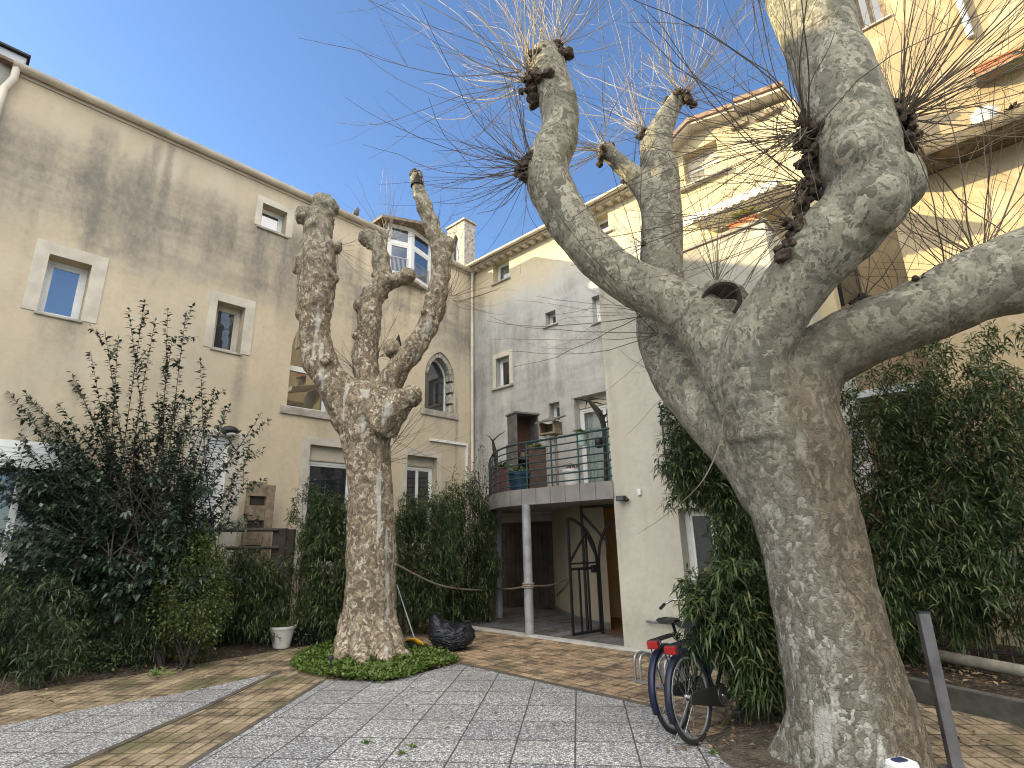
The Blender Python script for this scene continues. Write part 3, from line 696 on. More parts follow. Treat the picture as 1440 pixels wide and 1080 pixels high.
o1=offset(BC,.016); LL=arclen(o1); o0=offset(BC,.001)
mb=MB(); s=.0; tile=.335
L0=arclen(o0)
while s<LL[-1]-.05:
    e_=min(s+tile-.012,LL[-1]); k=5; vs=[]
    for j in range(k+1):
        f=(s+(e_-s)*j/k)/LL[-1]
        a=along(o1,LL,f*LL[-1]); b=along(o0,L0,f*L0[-1])
        vs+=[(a.x,a.y,BZ0-.015),(a.x,a.y,BZ1+.01),(b.x,b.y,BZ1+.01),(b.x,b.y,BZ0-.015)]
    fs=[]
    for j in range(k):
        for q in range(4): fs.append((j*4+q,j*4+(q+1)%4,(j+1)*4+(q+1)%4,(j+1)*4+q))
    fs+=[(3,2,1,0),(k*4,k*4+1,k*4+2,k*4+3)]
    mb.add(vs,fs); s+=tile
mb.build('fascia',simple('grey beige tile',(.235,.22,.21),.5,var=.2,scale=3,bump=.1),slab)
rc=offset(BC,-.04)
for i in range(7):
    z=BZ1+.09+i*.135
    MB().tube([(p.x,p.y,z) for p in rc],.0135 if i<6 else .022,8).build('rail',m_teal,slab,smooth=True)
RL=arclen(rc)
for f in (.01,.10,.19,.275,.36,.44,.52,.59,.66,.73,.80,.87,.93):
    p=along(rc,RL,f*RL[-1]); mb=MB(); mb.obox((p.x,p.y,BZ1-.02),(p.x,p.y,BZ1+.93),.024 if f in (.10,.275,.44,.59,.73,.87) else .034,.024,Vector((0,1,0))); mb.build('rail_post',m_teal,slab)
m_col=simple('pale steel column',(.30,.305,.32),.5,.1,var=.25,scale=5,bump=.1)
for (q,Y) in (((745,895),None),((702.5,869),None)):
    p=gnd(*q); mb=MB(); mb.lathe([(.082,0.0),(.082,BZ0-.002)],20,(p.x,p.y,0.0)); mb.build('column',m_col,slab,smooth=True)
CP2=gnd(745,895); CP1=gnd(702.5,869)
# porch walls: curved beige wall, far dark fence-side wall, passage
m_beige=plaster('beige porch wall',(.34,.29,.21),(.30,.255,.185),(.2,.18,.15),amount=.4,seed=11)
cw=crom([Vector((.80,15.7,0)),Vector((.84,14.7,0)),Vector((.95,13.2,0)),Vector((1.13,12.1,0)),Vector((1.38,11.3,0)),Vector((1.72,10.8,0))],6)
mb=MB(); k=len(cw)
cwo=[p+Vector((.25,.06,0)) for p in cw]
for i in range(k-1):
    a,b,c_,d_=cw[i],cw[i+1],cwo[i+1],cwo[i]
    mb.add([(a.x,a.y,0),(b.x,b.y,0),(b.x,b.y,BZ0-.001),(a.x,a.y,BZ0-.001)],[(0,1,2,3)])
mb.build('porch_wall',m_beige,Ch,I4,smooth=True,fix=False)
mb=MB(); 
for i in range(k-1):
    a,b=cw[i],cw[i+1]; n=Vector((-.012,-.004,0)); mb.add([(a.x+n.x,a.y+n.y,0),(b.x+n.x,b.y+n.y,0),(b.x+n.x,b.y+n.y,.14),(a.x+n.x,a.y+n.y,.14),(a.x,a.y,.14),(b.x,b.y,.14)],[(0,1,2,3),(3,2,5,4)])
mb.build('skirting',simple('dark grey tile',(.12,.12,.125),.5,var=.2,bump=.05),Ch,I4,fix=False)
# ground floor under the grey wall, behind the columns: dark planks and door
m_plank=simple('dark brown planks',(.055,.042,.034),.7,var=.4,scale=4,bump=.3)
mb=MB(); x=.02; i=0
while x<5.0: mb.box(x,x+.145,.02,.05,.0,2.05); x+=.155
mb.box(.02,5.0,.05,.08,0,2.25); mb.build('plank_door',m_plank,Ch)
mb=MB(); mb.box(.02,5.0,-.02,.08,2.06,2.25); mb.build('lintel',m_conc,Ch)
# passage behind the gate
GO=.80
m_yel=simple('ochre passage wall',(.52,.40,.22),.8,var=.12,scale=2,bump=.1)
mb=MB(); mb.add([(-3.2,2.62,0),(.7,2.62,0),(.7,2.62,2.28),(-3.2,2.62,2.28)],[(0,1,2,3)]); mb.add([(.7,.42,0),(.7,2.62,0),(.7,2.62,2.28),(.7,.42,2.28)],[(3,2,1,0)]); mb.build('passage_wall',m_yel,Ch,FR.M,fix=False)
mb=MB(); mb.box(-3.2,.7,GO+.05,2.62,BZ0+.285,BZ0+.30); mb.build('passage_ceiling',m_conc,Ch,FR.M)
m_glow,_nt,_b=new_mat('added passage glow'); _b.inputs['Emission Color'].default_value=(1,.62,.28,1); _b.inputs['Emission Strength'].default_value=8
MB().lathe([(.0,-.06),(.10,-.05),(.12,0)],16,(-.15,1.75,BZ0-.004)).build('added_lamp',m_glow,Ch,FR.M,smooth=True)  # unseen glowing lamp added to warm the passage wall
mb=MB(); mb.add([(-1.0,GO+.05,.016),(.7,GO+.05,.016),(.7,2.6,.016),(-3.1,2.6,.016)],[(0,1,2,3)]); mb.build('passage_floor',simple('brown floor tile',(.13,.075,.045),.35,var=.3,bump=.05),Ch,FR.M,fix=False)
# gate
gx=FR.px(823,820,GO)[0]; hx=FR.px(848,890,GO)[0]
gt=empty('iron_gate',FR.M@Matrix.Translation((hx,GO,0)),'black iron gate of pointed arches standing open in the porch passage','gate')
mb=MB(); w=.045; bar=lambda a,b,ww=w: mb.obox(a,b,ww,.03,Vector((0,1,0)))
L=gx-hx; R2=1.30; top=2.24
bar((L,0,0),(L,0,top)); bar((0,0,.02),(0,0,1.25)); bar((R2,0,0),(R2,0,top)); bar((L,0,top-.02),(R2,0,top-.02)); bar((L,0,1.9),(0.0,0,1.25),.04)
ap=crom([Vector((.0,0,1.22)),Vector((.06,0,1.55)),Vector((.24,0,1.85)),Vector((.55,0,2.06)),Vector((.65,0,2.1))],6)
for a,b in zip(ap[:-1],ap[1:]): bar(a,b)
for a,b in zip(ap[:-1],ap[1:]): bar((1.3-a.x,0,a.z),(1.3-b.x,0,b.z))
bar((L,0,2.1),(.24,0,1.55),.04)
mb.build('gate_frame',m_black,gt)
def leaf(M,nm):
    global mb
    mb=MB(); W=.66
    bar((.02,0,.06),(.02,0,1.25)); bar((W,0,.06),(W,0,2.0)); bar((.02,0,.08),(W,0,.08)); bar((.02,0,1.13),(W,0,1.13)); bar((.02,0,1.22),(W,0,1.22),.03)
    a=crom([Vector((.02,0,1.22)),Vector((.08,0,1.52)),Vector((.24,0,1.78)),Vector((.48,0,1.95)),Vector((W,0,2.0))],5)
    for p,q in zip(a[:-1],a[1:]): bar(p,q)
    bar((W,0,1.25),(.24,0,1.76),.035); bar((.26,0,.08),(.26,0,1.75),.03); bar((.46,0,.08),(.46,0,1.13),.03)
    mb.box(.03,.16,-.03,.03,1.05,1.18)
    return mb.build('gate_leaf',m_black,gt,M)
p=gnd(803,900); hp=FR.w(hx,GO-.02,0); dv=(p-hp); dv.z=0; dv.normalize(); pv=Vector((-dv.y,dv.x,0))
leaf(Matrix(((dv.x,pv.x,0,hp.x),(dv.y,pv.y,0,hp.y),(0,0,1,0),(0,0,0,1))),'open')
mb=MB()
M2=FR.M@Matrix.Translation((hx+1.3,GO+.0,0))@Matrix.Rotation(R_(205),4,'Z')
leaf(FR.M@Matrix.Translation((hx+1.29,GO,0))@Matrix.Diagonal((-1,1,1,1)),'shut')
# ================================================================== UPPER TERRACE HOUSE (yellow, sunlit)
m_Yw=plaster('pale yellow render',(.54,.46,.30),(.50,.42,.265),(.24,.19,.12),amount=.6,seed=14,pale=(.6,.54,.39),sscale=.7)
Th=empty('gabled_house',GR.M,'pale yellow gabled house rising above the terrace behind the tree limbs','house')
TO=-.25
def tp(x,y,off=TO): return GR.px(x,y,off)
tpts=[tp(940,222),tp(977,186),tp(1040,166),tp(1112,140)]
t0=tp(940,222)[0]; tE=tp(1118,140)[0]
wr=rect(GR,(959,217),(1009,198),(1012,243),(965,264),TO)
wo=[(t0,FZ-1),(tE,FZ-1),(tE,tpts[3][1]),(tpts[2][0],tpts[2][1]),(tpts[1][0],tpts[1][1]),(t0,tpts[0][1])]
wall_mesh(wo,[rloop(wr)],.35,TO).build('wall',m_Yw,Th,fix=False)
MB().box(t0,t0+.3,TO+.351,1.5,FZ-1,tpts[0][1]).build('side_wall',m_Yw,Th)
window(Th,wr,M=GR.M@Matrix.Translation((0,TO,0)),rec=.24,sill=(.12,.16,.08),pane=m_gl,fw=.08,shutter=.3)
MB().box(wr[0]-.2,wr[1]+.2,.6,.62,wr[2]-.2,wr[3]+.2).build('dark_backing',m_dark,Th)
def roofedge(pts,over,th,name,mat,y1=2.5):
    mb=MB(); n=len(pts); vs=[]
    for (x,z) in pts: vs+=[(x,TO-over,z),(x,TO-over,z+th),(x,y1,z),(x,y1,z+th)]
    fs=[]
    for i in range(n-1):
        a=4*i;b=4*(i+1); fs+=[(a,b,b+1,a+1),(a+1,b+1,b+3,a+3),(a,a+2,b+2,b),(a+2,a+3,b+3,b+2)]
    fs+=[(0,1,3,2),(4*(n-1),4*(n-1)+2,4*(n-1)+3,4*(n-1)+1)]
    mb.add(vs,fs); return mb.build(name,mat,Th)
ex=[(t0-.15,tpts[0][1]-.12),(tpts[1][0],tpts[1][1]+.01),(tpts[2][0],tpts[2][1]+.01)]
roofedge(ex,.30,.06,'verge',m_cream); roofedge([(a,z+.061) for a,z in ex],.36,.09,'roof',m_tile)
ex2=[(tpts[2][0]+.02,tpts[2][1]+.12),(tE-.1,tpts[3][1]+.1)]
roofedge(ex2,.26,.07,'eave',m_cream); roofedge([(a,z+.071) for a,z in ex2],.32,.09,'eave_tiles',m_tile)
mb=MB(); a=tp(1030,182); b=tp(1100,158)
mb.box(a[0],a[0]+.35,TO-.10,TO-.001,a[1]-.06,a[1]+.06); mb.box(b[0]-.5,b[0],TO-.10,TO-.001,b[1]+.06,b[1]+.16); mb.build('tile_patch',m_wood,Th)
# scalloped awning over the terrace
aw0=tp(957,318,-1.75); aw1=tp(1093,262,-1.75); az=aw0[1]
mb=MB(); n=72; X0,X1=aw0[0],aw1[0]; vs=[]
for i in range(n+1):
    x=X0+(X1-X0)*i/n; zb=az-.03+.022*math.cos(i*PI/3)
    vs+=[(x,TO-.02,az+.52),(x,-1.75,az+.12),(x,-1.76,zb)]
mb.add(vs,[(3*i,3*i+3,3*i+4,3*i+1) for i in range(n)]+[(3*i+1,3*i+4,3*i+5,3*i+2) for i in range(n)])
o=mb.build('awning',simple('white canvas',(.74,.72,.66),.8,var=.08,bump=.1),Th,fix=False); m=o.modifiers.new('s','SOLIDIFY'); m.thickness=.008
# ================================================================== TALL HOUSE on the right with ledge
m_Rw=plaster('tan render',(.37,.29,.175),(.325,.255,.155),(.19,.155,.12),amount=.8,seed=17,pale=(.52,.43,.30))
m_Rl=plaster('peach render',(.45,.355,.22),(.40,.315,.195),(.22,.18,.135),amount=.6,seed=19,pale=(.60,.51,.36))
Rh=empty('tall_house',GR.M,'tall tan rendered house with a mossy ledge across its wall at upper right','house')
RS=GR.px(1262,330)[0]; RE=RS+9; LZ=GR.px(1360,178,-.65)[1]; LS=GR.px(1280,205,-.65)[0]-.6
lw=wall_mesh([(RS,0),(RE,0),(RE,LZ-.22),(RS,LZ-.22)],[],.4).build('lower_wall',m_Rl,Rh,fix=False)
mb=MB(); mb.box(RS,RS+.3,.401,3.5,0,LZ-.22); mb.build('return_wall',m_Rl,Rh)
mb=MB(); mb.box(LS,RE,-.65,1.3,LZ-.219,LZ); 
led=mb.build('ledge',simple('mossy ledge',(.13,.105,.07),.95,var=.5,scale=5,bump=.7,bscale=12),Rh,bevel=.04)
UO=1.2; uS=GR.px(1150,120,UO)[0]; 
uw=[rect(GR,(1199,-40),(1243,-60),(1236,38),(1196,44),UO),rect(GR,(1400,-190),(1480,-240),(1470,-60),(1392,-15),UO)]
wall_mesh([(uS,LZ-2.5),(RE+4,LZ-2.5),(RE+4,17),(uS,17)],[rloop(r) for r in uw],.3,UO).build('upper_wall',m_Rw,Rh,fix=False)
MB().box(uS,RE+3.9,UO+.6,UO+.62,LZ,16.8).build('dark_backing',m_dark,Rh)
MB().box(uS,uS+.25,UO+.301,4,LZ-2.5,17).build('side_wall',m_Rw,Rh)
MU=GR.M@Matrix.Translation((0,UO,0))
window(Rh,uw[0],M=MU,rec=.2,pane=m_gldark,sill=(.05,.05,.05),fmat=m_wood,mull=1)
window(Rh,uw[1],M=MU,rec=.22,pane=m_gldark,sill=(.06,.05,.06),fmat=m_cream,mull=1,surr=(.2,.2,.2,.0))
pp=GR.px(1368,20,UO); pipe(Rh,[(pp[0]-.12,-.06,pp[1]+3),(pp[0]-.12,-.06,pp[1]-.5)],.06,m_zinc,MU)
# brown back wall and lean-to left of it
Bh=empty('brick_outhouse',GR.M,'brown rendered outhouse wall seen beneath the right limb beside the bamboo','outhouse')
m_Bw=plaster('brown render',(.32,.23,.15),(.28,.20,.14),(.16,.12,.09),amount=.5,seed=23)
bs=GR.px(1160,480,.6)[0]; be=GR.px(1299,490,.6)[0]-.05; bz=GR.px(1230,415,.6)[1]
MB().box(bs-.5,be+.3,.6,2.0,0,bz-.25).build('wall',m_Bw,Bh)
MB().box(bs-.6,be+.3,.45,2.1,bz-.249,bz-.1).build('roof',m_tile,Bh,bevel=.02)
a=GR.px(1240,548,.3); MB().box(bs-.5,be+.2,.2,.599,a[1]-.1,a[1]+.02).build('gutter',m_zinc,Bh)
MB().box(GR.px(1150,380,2.3)[0],RS+2,2.3,2.6,0,GR.px(1230,300,2.3)[1]).build('rear_wall',m_Rl,Bh)
# building across the courtyard behind the camera: closes the yard, seen in reflections only
# ================================================================== GROUND
def sheet(name,pts,z,mat,sub=None):
    P=[Vector((p[0],p[1],0)) for p in pts]; tr=tessellate_polygon([P]); mb=MB()
    fs=[]
    for t in tr:
        a,b,c=[P[i] for i in t]; fs.append(t if (b-a).cross(c-a).z>0 else (t[0],t[2],t[1]))
    mb.add([(p.x,p.y,z) for p in P],fs)
    o=mb.build(name,mat,fix=False); o['kind']='structure'; return o
def m_speckle():
    m,nt,b=new_mat('washed gravel slab'); g=G(nt); c=g.coord()
    r=g.mapping(c,rot=(0,0,R_(6.4)),loc=(.12,.2,0))
    x,y,z=g.xyz(r)
    wob=g.math('MULTIPLY',g.math('SUBTRACT',g.noise(c,5,3).outputs[0],.5),.012)
    def joint(v,p):
        f=g.math('FRACT',g.math('DIVIDE',g.math('ADD',v,wob),p)); d=g.math('MINIMUM',f,g.math('SUBTRACT',1.0,f)); return g.math('MULTIPLY',d,p)
    jd=g.math('MINIMUM',joint(x,.5),joint(y,.5)); j=g.mapr(jd,.003,.011,1,0)
    v=g.voro(c,70); sp=g.ramp(g.xyz(v.outputs['Color'])[0],[(0,(.10,.10,.105)),(.18,(.21,.21,.22)),(.36,(.37,.37,.38)),(.54,(.52,.52,.525)),(.76,(.72,.72,.715)),(.95,(.36,.33,.28))],'CONSTANT')
    sp=g.mix(g.mapr(v.outputs['Distance'],.35,.75),sp,(.16,.16,.165))
    # each slab a little different
    cell=g.n('ShaderNodeTexWhiteNoise',noise_dimensions='2D'); cb=g.n('ShaderNodeCombineXYZ')
    g.l(g.math('FLOOR',g.math('DIVIDE',x,.5)),cb.inputs[0]); g.l(g.math('FLOOR',g.math('DIVIDE',y,.5)),cb.inputs[1]); g.l(cb.outputs[0],cell.inputs['Vector'])
    sp=g.mix(1.0,sp,g.ramp(cell.outputs['Value'],[(0,(.80,.80,.82)),(1,(1.06,1.05,1.03))]),'MULTIPLY')
    big=g.noise(c,.9,6,.65); sp=g.mix(g.math('MULTIPLY',g.mapr(big.outputs[0],.42,.68),.5),sp,(.19,.19,.18))
    moss=g.mapr(g.noise(c,3.2,5,.7).outputs[0],.60,.72); 
    jc=g.mix(moss,(.045,.043,.038),(.05,.07,.025))
    col=g.mix(g.math('MULTIPLY',j,.92),sp,jc)
    g.l(col,b.inputs['Base Color']); b.inputs['Roughness'].default_value=.78; b.inputs['Specular IOR Level'].default_value=.3
    h=g.math('SUBTRACT',g.math('MULTIPLY',g.mapr(v.outputs['Distance'],0,.6,1,0),.6),g.math('MULTIPLY',j,1.6))
    g.l(g.bump(h,.45,.006),b.inputs['Normal']); return m
def m_pavers(name,ang,bx,by,ca,cb_,cc,moss=.4,seed=0):
    m,nt,b=new_mat(name); g=G(nt); c=g.coord(); r=g.mapping(c,rot=(0,0,ang),loc=(seed,seed*.37,0))
    x,y,z=g.xyz(r)
    wob=g.math('MULTIPLY',g.math('SUBTRACT',g.noise(c,6,3).outputs[0],.5),.034)
    def joint(v,p):
        f=g.math('FRACT',g.math('DIVIDE',g.math('ADD',v,wob),p)); d=g.math('MINIMUM',f,g.math('SUBTRACT',1.0,f)); return g.math('MULTIPLY',d,p)
    jd=g.math('MINIMUM',joint(x,bx),joint(y,by)); j=g.mapr(jd,.004,.016,1,0)
    cell=g.n('ShaderNodeTexWhiteNoise',noise_dimensions='2D'); cv=g.n('ShaderNodeCombineXYZ')
    g.l(g.math('FLOOR',g.math('DIVIDE',g.math('ADD',x,wob),bx)),cv.inputs[0]); g.l(g.math('FLOOR',g.math('DIVIDE',g.math('ADD',y,wob),by)),cv.inputs[1]); g.l(cv.outputs[0],cell.inputs['Vector'])
    col=g.ramp(cell.outputs['Value'],[(0,ca),(.5,cb_),(1,cc)])
    n1=g.noise(c,2.6,6,.68); col=g.mix(g.math('MULTIPLY',g.mapr(n1.outputs[0],.47,.62),.8),col,(.085,.065,.045))
    n2=g.noise(g.mapping(c,loc=(4,2,0)),14,5,.7); col=g.mix(g.math('MULTIPLY',g.mapr(n2.outputs[0],.5,.70),.6),col,(.10,.075,.05))
    n3=g.noise(g.mapping(c,loc=(9,2,0)),1.3,5,.6); col=g.mix(g.math('MULTIPLY',g.mapr(n3.outputs[0],.5,.66),moss),col,(.085,.085,.035))
    j=g.math('MULTIPLY',j,g.math('MULTIPLY_ADD',g.mapr(n1.outputs[0],.35,.6),.55,.3)); col=g.mix(j,col,(.04,.036,.026))
    g.l(col,b.inputs['Base Color']); b.inputs['Roughness'].default_value=.75; b.inputs['Specular IOR Level'].default_value=.3
    h=g.math('SUBTRACT',g.math('MULTIPLY',n2.outputs[0],.8),g.math('MULTIPLY',j,1.5)); h=g.math('ADD',h,g.math('MULTIPLY',cell.outputs['Value'],.9)); g.l(g.bump(h,.6,.012),b.inputs['Normal']); return m
def m_soil(name,c1,c2):
    m,nt,b=new_mat(name); g=G(nt); c=g.coord(); n=g.noise(c,7,7,.7); v=g.voro(c,38)
    col=g.mix(g.mapr(n.outputs[0],.35,.65),c1,c2); col=g.mix(g.math('MULTIPLY',g.mapr(g.xyz(v.outputs['Color'])[0],.8,.86),.7),col,(.16,.12,.08))
    g.l(col,b.inputs['Base Color']); b.inputs['Roughness'].default_value=.95; b.inputs['Specular IOR Level'].default_value=.15
    g.l(g.bump(g.math('ADD',n.outputs[0],g.math('MULTIPLY',v.outputs['Distance'],.6)),.9,.03),b.inputs['Normal']); return m
M_SP=m_speckle(); M_SOIL=m_soil('dark soil',(.035,.027,.02),(.075,.058,.042)); M_DUST=m_soil('dusty soil',(.06,.05,.04),(.115,.098,.08))
M_PV=m_pavers('tan pavers',-aF+0.0,.21,.14,(.38,.265,.165),(.30,.21,.135),(.47,.34,.215),.35,1.0)
_a=gnd(458,958);_b=gnd(265,1080);PAVANG=-math.atan2((_a-_b).y,(_a-_b).x)
M_PL=m_pavers('mossy tan pavers',PAVANG,.25,.125,(.33,.255,.165),(.26,.20,.13),(.41,.325,.21),.75,3.0)
sheet('ground',[(-70,-70),(70,-70),(70,70),(-70,70)],0.0,M_DUST)
def g2(*q): p=gnd(*q); return (p.x,p.y)
slabA=Vector((*g2(458,958),0)); slabB=Vector((*g2(265,1080),0)); sd=(slabB-slabA)
slabB2=slabA+sd*2.6
c_=Vector((*g2(917,995),0)); kd=Vector((*g2(645,933),0))
# left pavers: from the planting bed to the slabs
bed=[(-140,1005),(0,978),(80,965),(187,950),(283,933),(380,917),(450,905),(520,890),(600,878)]
bedw=[g2(*q) for q in bed]
sheet('left_path',[bedw[0]]+bedw[1:]+[g2(660,900),g2(645,934),(slabA.x+.02,slabA.y),(slabB2.x+.02,slabB2.y),(-9,.5)],.004,M_PL)
tri=[(393,946),(287,997),(100,1078)]; a=Vector((*g2(287,997),0)); b=Vector((*g2(100,1078),0)); ext=a+(b-a)*2.2
up=[(-120,1052),(10,1020),(127,997),(247,977),(340,957)]
sheet('gravel_paving',[g2(393,946),g2(287,997),(ext.x,ext.y),(-8.5,2.2)]+[g2(*q) for q in up],.008,M_SP)
sheet('slab_terrace',[(slabA.x,slabA.y),(slabB2.x,slabB2.y),(-3,-4),(4,-4),g2(1400,1500),g2(1120,1150),g2(1035,1085),g2(985,1035),g2(917,995),g2(780,964),g2(645,933),g2(633,937),g2(548,958)],.008,M_SP)
pe=FR.w(-4.0,-.15,0)
sheet('porch_path',[g2(645,934),g2(780,965),g2(917,996),g2(990,1037),g2(1060,1020)]+[(FR.w(s,-.16,0).x,FR.w(s,-.16,0).y) for s in (1.9,0,-3.9)]+[g2(600,880),g2(575,905)],.0045,M_PV)
sheet('right_path',[(6.2,4.55),g2(1440,1022),g2(1275,985),g2(1240,1010),g2(1260,1180),(3.2,.5),(8,.5)],.0045,M_PL)
# kerb bands beside the slabs
M_KB=simple('brown kerb strip',(.10,.085,.065),.85,var=.35,scale=5,bump=.4)
def band(name,pts,w,h,mat=M_KB,z0=0.0):
    mb=MB(); P=[Vector((p[0],p[1],0)) for p in pts]
    for a,b in zip(P[:-1],P[1:]): mb.obox((a.x,a.y,(z0+h)/2+z0/2),(b.x,b.y,(z0+h)/2+z0/2),w,h-z0)
    o=mb.build(name,mat); o['kind']='structure'; return o
band('kerb',[g2(640,932),g2(780,963.5),g2(917,994),g2(960,1015)],.07,.016)
band('kerb',[(slabA.x-.03,slabA.y),(slabB2.x-.03,slabB2.y)],.06,.012)
band('kerb',[g2(393,945),g2(287,996),(ext.x+.02,ext.y+.03)],.07,.012)
# porch floor and its pale edge
M_PF=m_pavers('grey porch tile',-aF,.33,.33,(.165,.165,.175),(.145,.145,.155),(.185,.185,.195),0,2.0)
fl=[FR.w(-3.72,.0,0),FR.w(1.0,.0,0),FR.w(1.0,2.9,0),FR.w(-.4,3.1,0),Vector((.9,15.4,0)),Vector((-.35,14.2,0)),Vector((*g2(690,868),0))]
sheet('porch_floor',[(p.x,p.y) for p in fl],.011,M_PF)
mb=MB(); mb.box(-3.80,1.75,-.16,-.003,0,.035); o=mb.build('kerb',simple('pale threshold stone',(.46,.45,.43),.6,var=.2,scale=4,bump=.15),None,FR.M,bevel=.006); o['kind']='structure'
a=gnd(626,880); b=gnd(690,868); band('kerb',[(a.x,a.y),(b.x,b.y)],.07,.03,MATS['pale threshold stone'])
# planting beds
lw_=[LF.w(s,-.01,0) for s in (-16,-8,-3,-.02)]
mb=MB(); n=14; rows=5
bl=crom([Vector((p[0],p[1],0)) for p in [(-9.5,5.2)]+bedw+[g2(690,868)]],4); 
L1=arclen(bl); vs=[];fs=[]
for i in range(41):
    p=along(bl,L1,L1[-1]*i/40); q=LF.w(-13.5+13.4*i/40,-.02,0)
    for j in range(6):
        t=j/5; v=p.lerp(q,t); h=.012+.07*math.sin(min(1,t*3)*PI/2)+.03*noise.noise(v*1.7); vs.append((v.x,v.y,max(.012,h) if j else .009))
for i in range(40):
    for j in range(5): fs.append((i*6+j,(i+1)*6+j,(i+1)*6+j+1,i*6+j+1))
mb.add(vs,fs); o=mb.build('flower_bed',M_SOIL,smooth=True); o['kind']='structure'
kb0=gnd(1262,978);kb1=gnd(1440,1020); kd_=(kb1-kb0).normalized(); kA=kb0-kd_*1.6; kB=kb0+kd_*4
band('kerb',[(kA.x,kA.y),(kB.x,kB.y)],.12,.2,simple('dark mossy kerb',(.085,.085,.07),.9,var=.4,scale=5,bump=.5))
kn=Vector((-kd_.y,kd_.x,0)); 
if kn.y<0: kn=-kn
mb=MB(); vs=[];fs=[]
for i in range(25):
    for j in range(6):
        v=kA.lerp(kB,i/24)+kn*(.05+2.9*j/5); vs.append((v.x,v.y,.165+.05*noise.noise(v*2)))
for i in range(24):
    for j in range(5): fs.append((i*6+j,(i+1)*6+j,(i+1)*6+j+1,i*6+j+1))
mb.add(vs,fs); o=mb.build('flower_bed',M_SOIL,smooth=True); o['kind']='structure'
# bare soil round the big tree and under the bicycles
def blob(name,pts,mat,h,z0=.009):
    P=crom([Vector((*g2(*q),0)) for q in pts+[pts[0]]],5)[:-1]; c=sum(P,Vector())/len(P); vs=[(c.x,c.y,z0+h)];fs=[];n=len(P)
    for t,hh in ((.35,h),(.7,h*.7),(.92,h*.25),(1.0,0)):
        for p in P:
            q=c.lerp(p,t*(1+.05*noise.noise(p*3))); vs.append((q.x,q.y,z0+hh*(1+.8*noise.noise(q*4))+(0 if t<1 else -.004)))
    for j in range(n): fs.append((0,1+j,1+(j+1)%n))
    for r in range(3):
        for j in range(n): a=1+r*n; fs.append((a+j,a+n+j,a+n+(j+1)%n,a+(j+1)%n))
    mb=MB().add(vs,fs); o=mb.build(name,mat,smooth=True); o['kind']='structure'; return o
blob('soil_patch',[(1000,1052),(1040,1000),(1100,975),(1190,965),(1260,985),(1285,1040),(1315,1120),(1240,1200),(1130,1180),(1060,1120)],M_DUST,.05)
blob('soil_patch',[(412,938),(450,917),(520,905),(590,910),(642,929),(600,940),(545,956),(470,953)],M_SOIL,.02)
# ================================================================== TREES
def remesh(mb,name,vox,smooth_it=2):
    me=mb.mesh('tmp'); ob=bpy.data.objects.new('tmp',me); COL.objects.link(ob)
    m=ob.modifiers.new('r','REMESH'); m.mode='VOXEL'; m.voxel_size=vox; m.use_smooth_shade=True
    if smooth_it:
        q=ob.modifiers.new('s','SMOOTH'); q.iterations=smooth_it; q.factor=.5
    dg=bpy.context.evaluated_depsgraph_get(); out=bpy.data.meshes.new_from_object(ob.evaluated_get(dg)); out.name=name
    bpy.data.objects.remove(ob); bpy.data.meshes.remove(me); return out
def displace(me,fn):
    n=len(me.vertices); co=np.empty(n*3,np.float32); me.vertices.foreach_get('co',co); no=np.empty(n*3,np.float32); me.vertices.foreach_get('normal',no)
    co=co.reshape(-1,3); no=no.reshape(-1,3); d=np.array([fn(Vector(c)) for c in co],np.float32)
    co+=no*d[:,None]; me.vertices.foreach_set('co',co.ravel()); me.update()
def limb(mb,P,seed=0,n=16,k=5,lump=.06):
    """P: (px,py,radius px,depth)"""
    pts=crom([at(p[0],p[1],p[3]) for p in P],k); rs=crom1([rad(p[2],p[3],p[1])*SK(p) for p in P],k)
    rs=[r*(1+lump*noise.noise(Vector((i*.37,seed,0)))) for i,r in enumerate(rs)]
    mb.tube(pts,rs,n); mb.sphere(pts[-1],rs[-1]*.98,12,8); return pts,rs
def SK(p): return 1.0
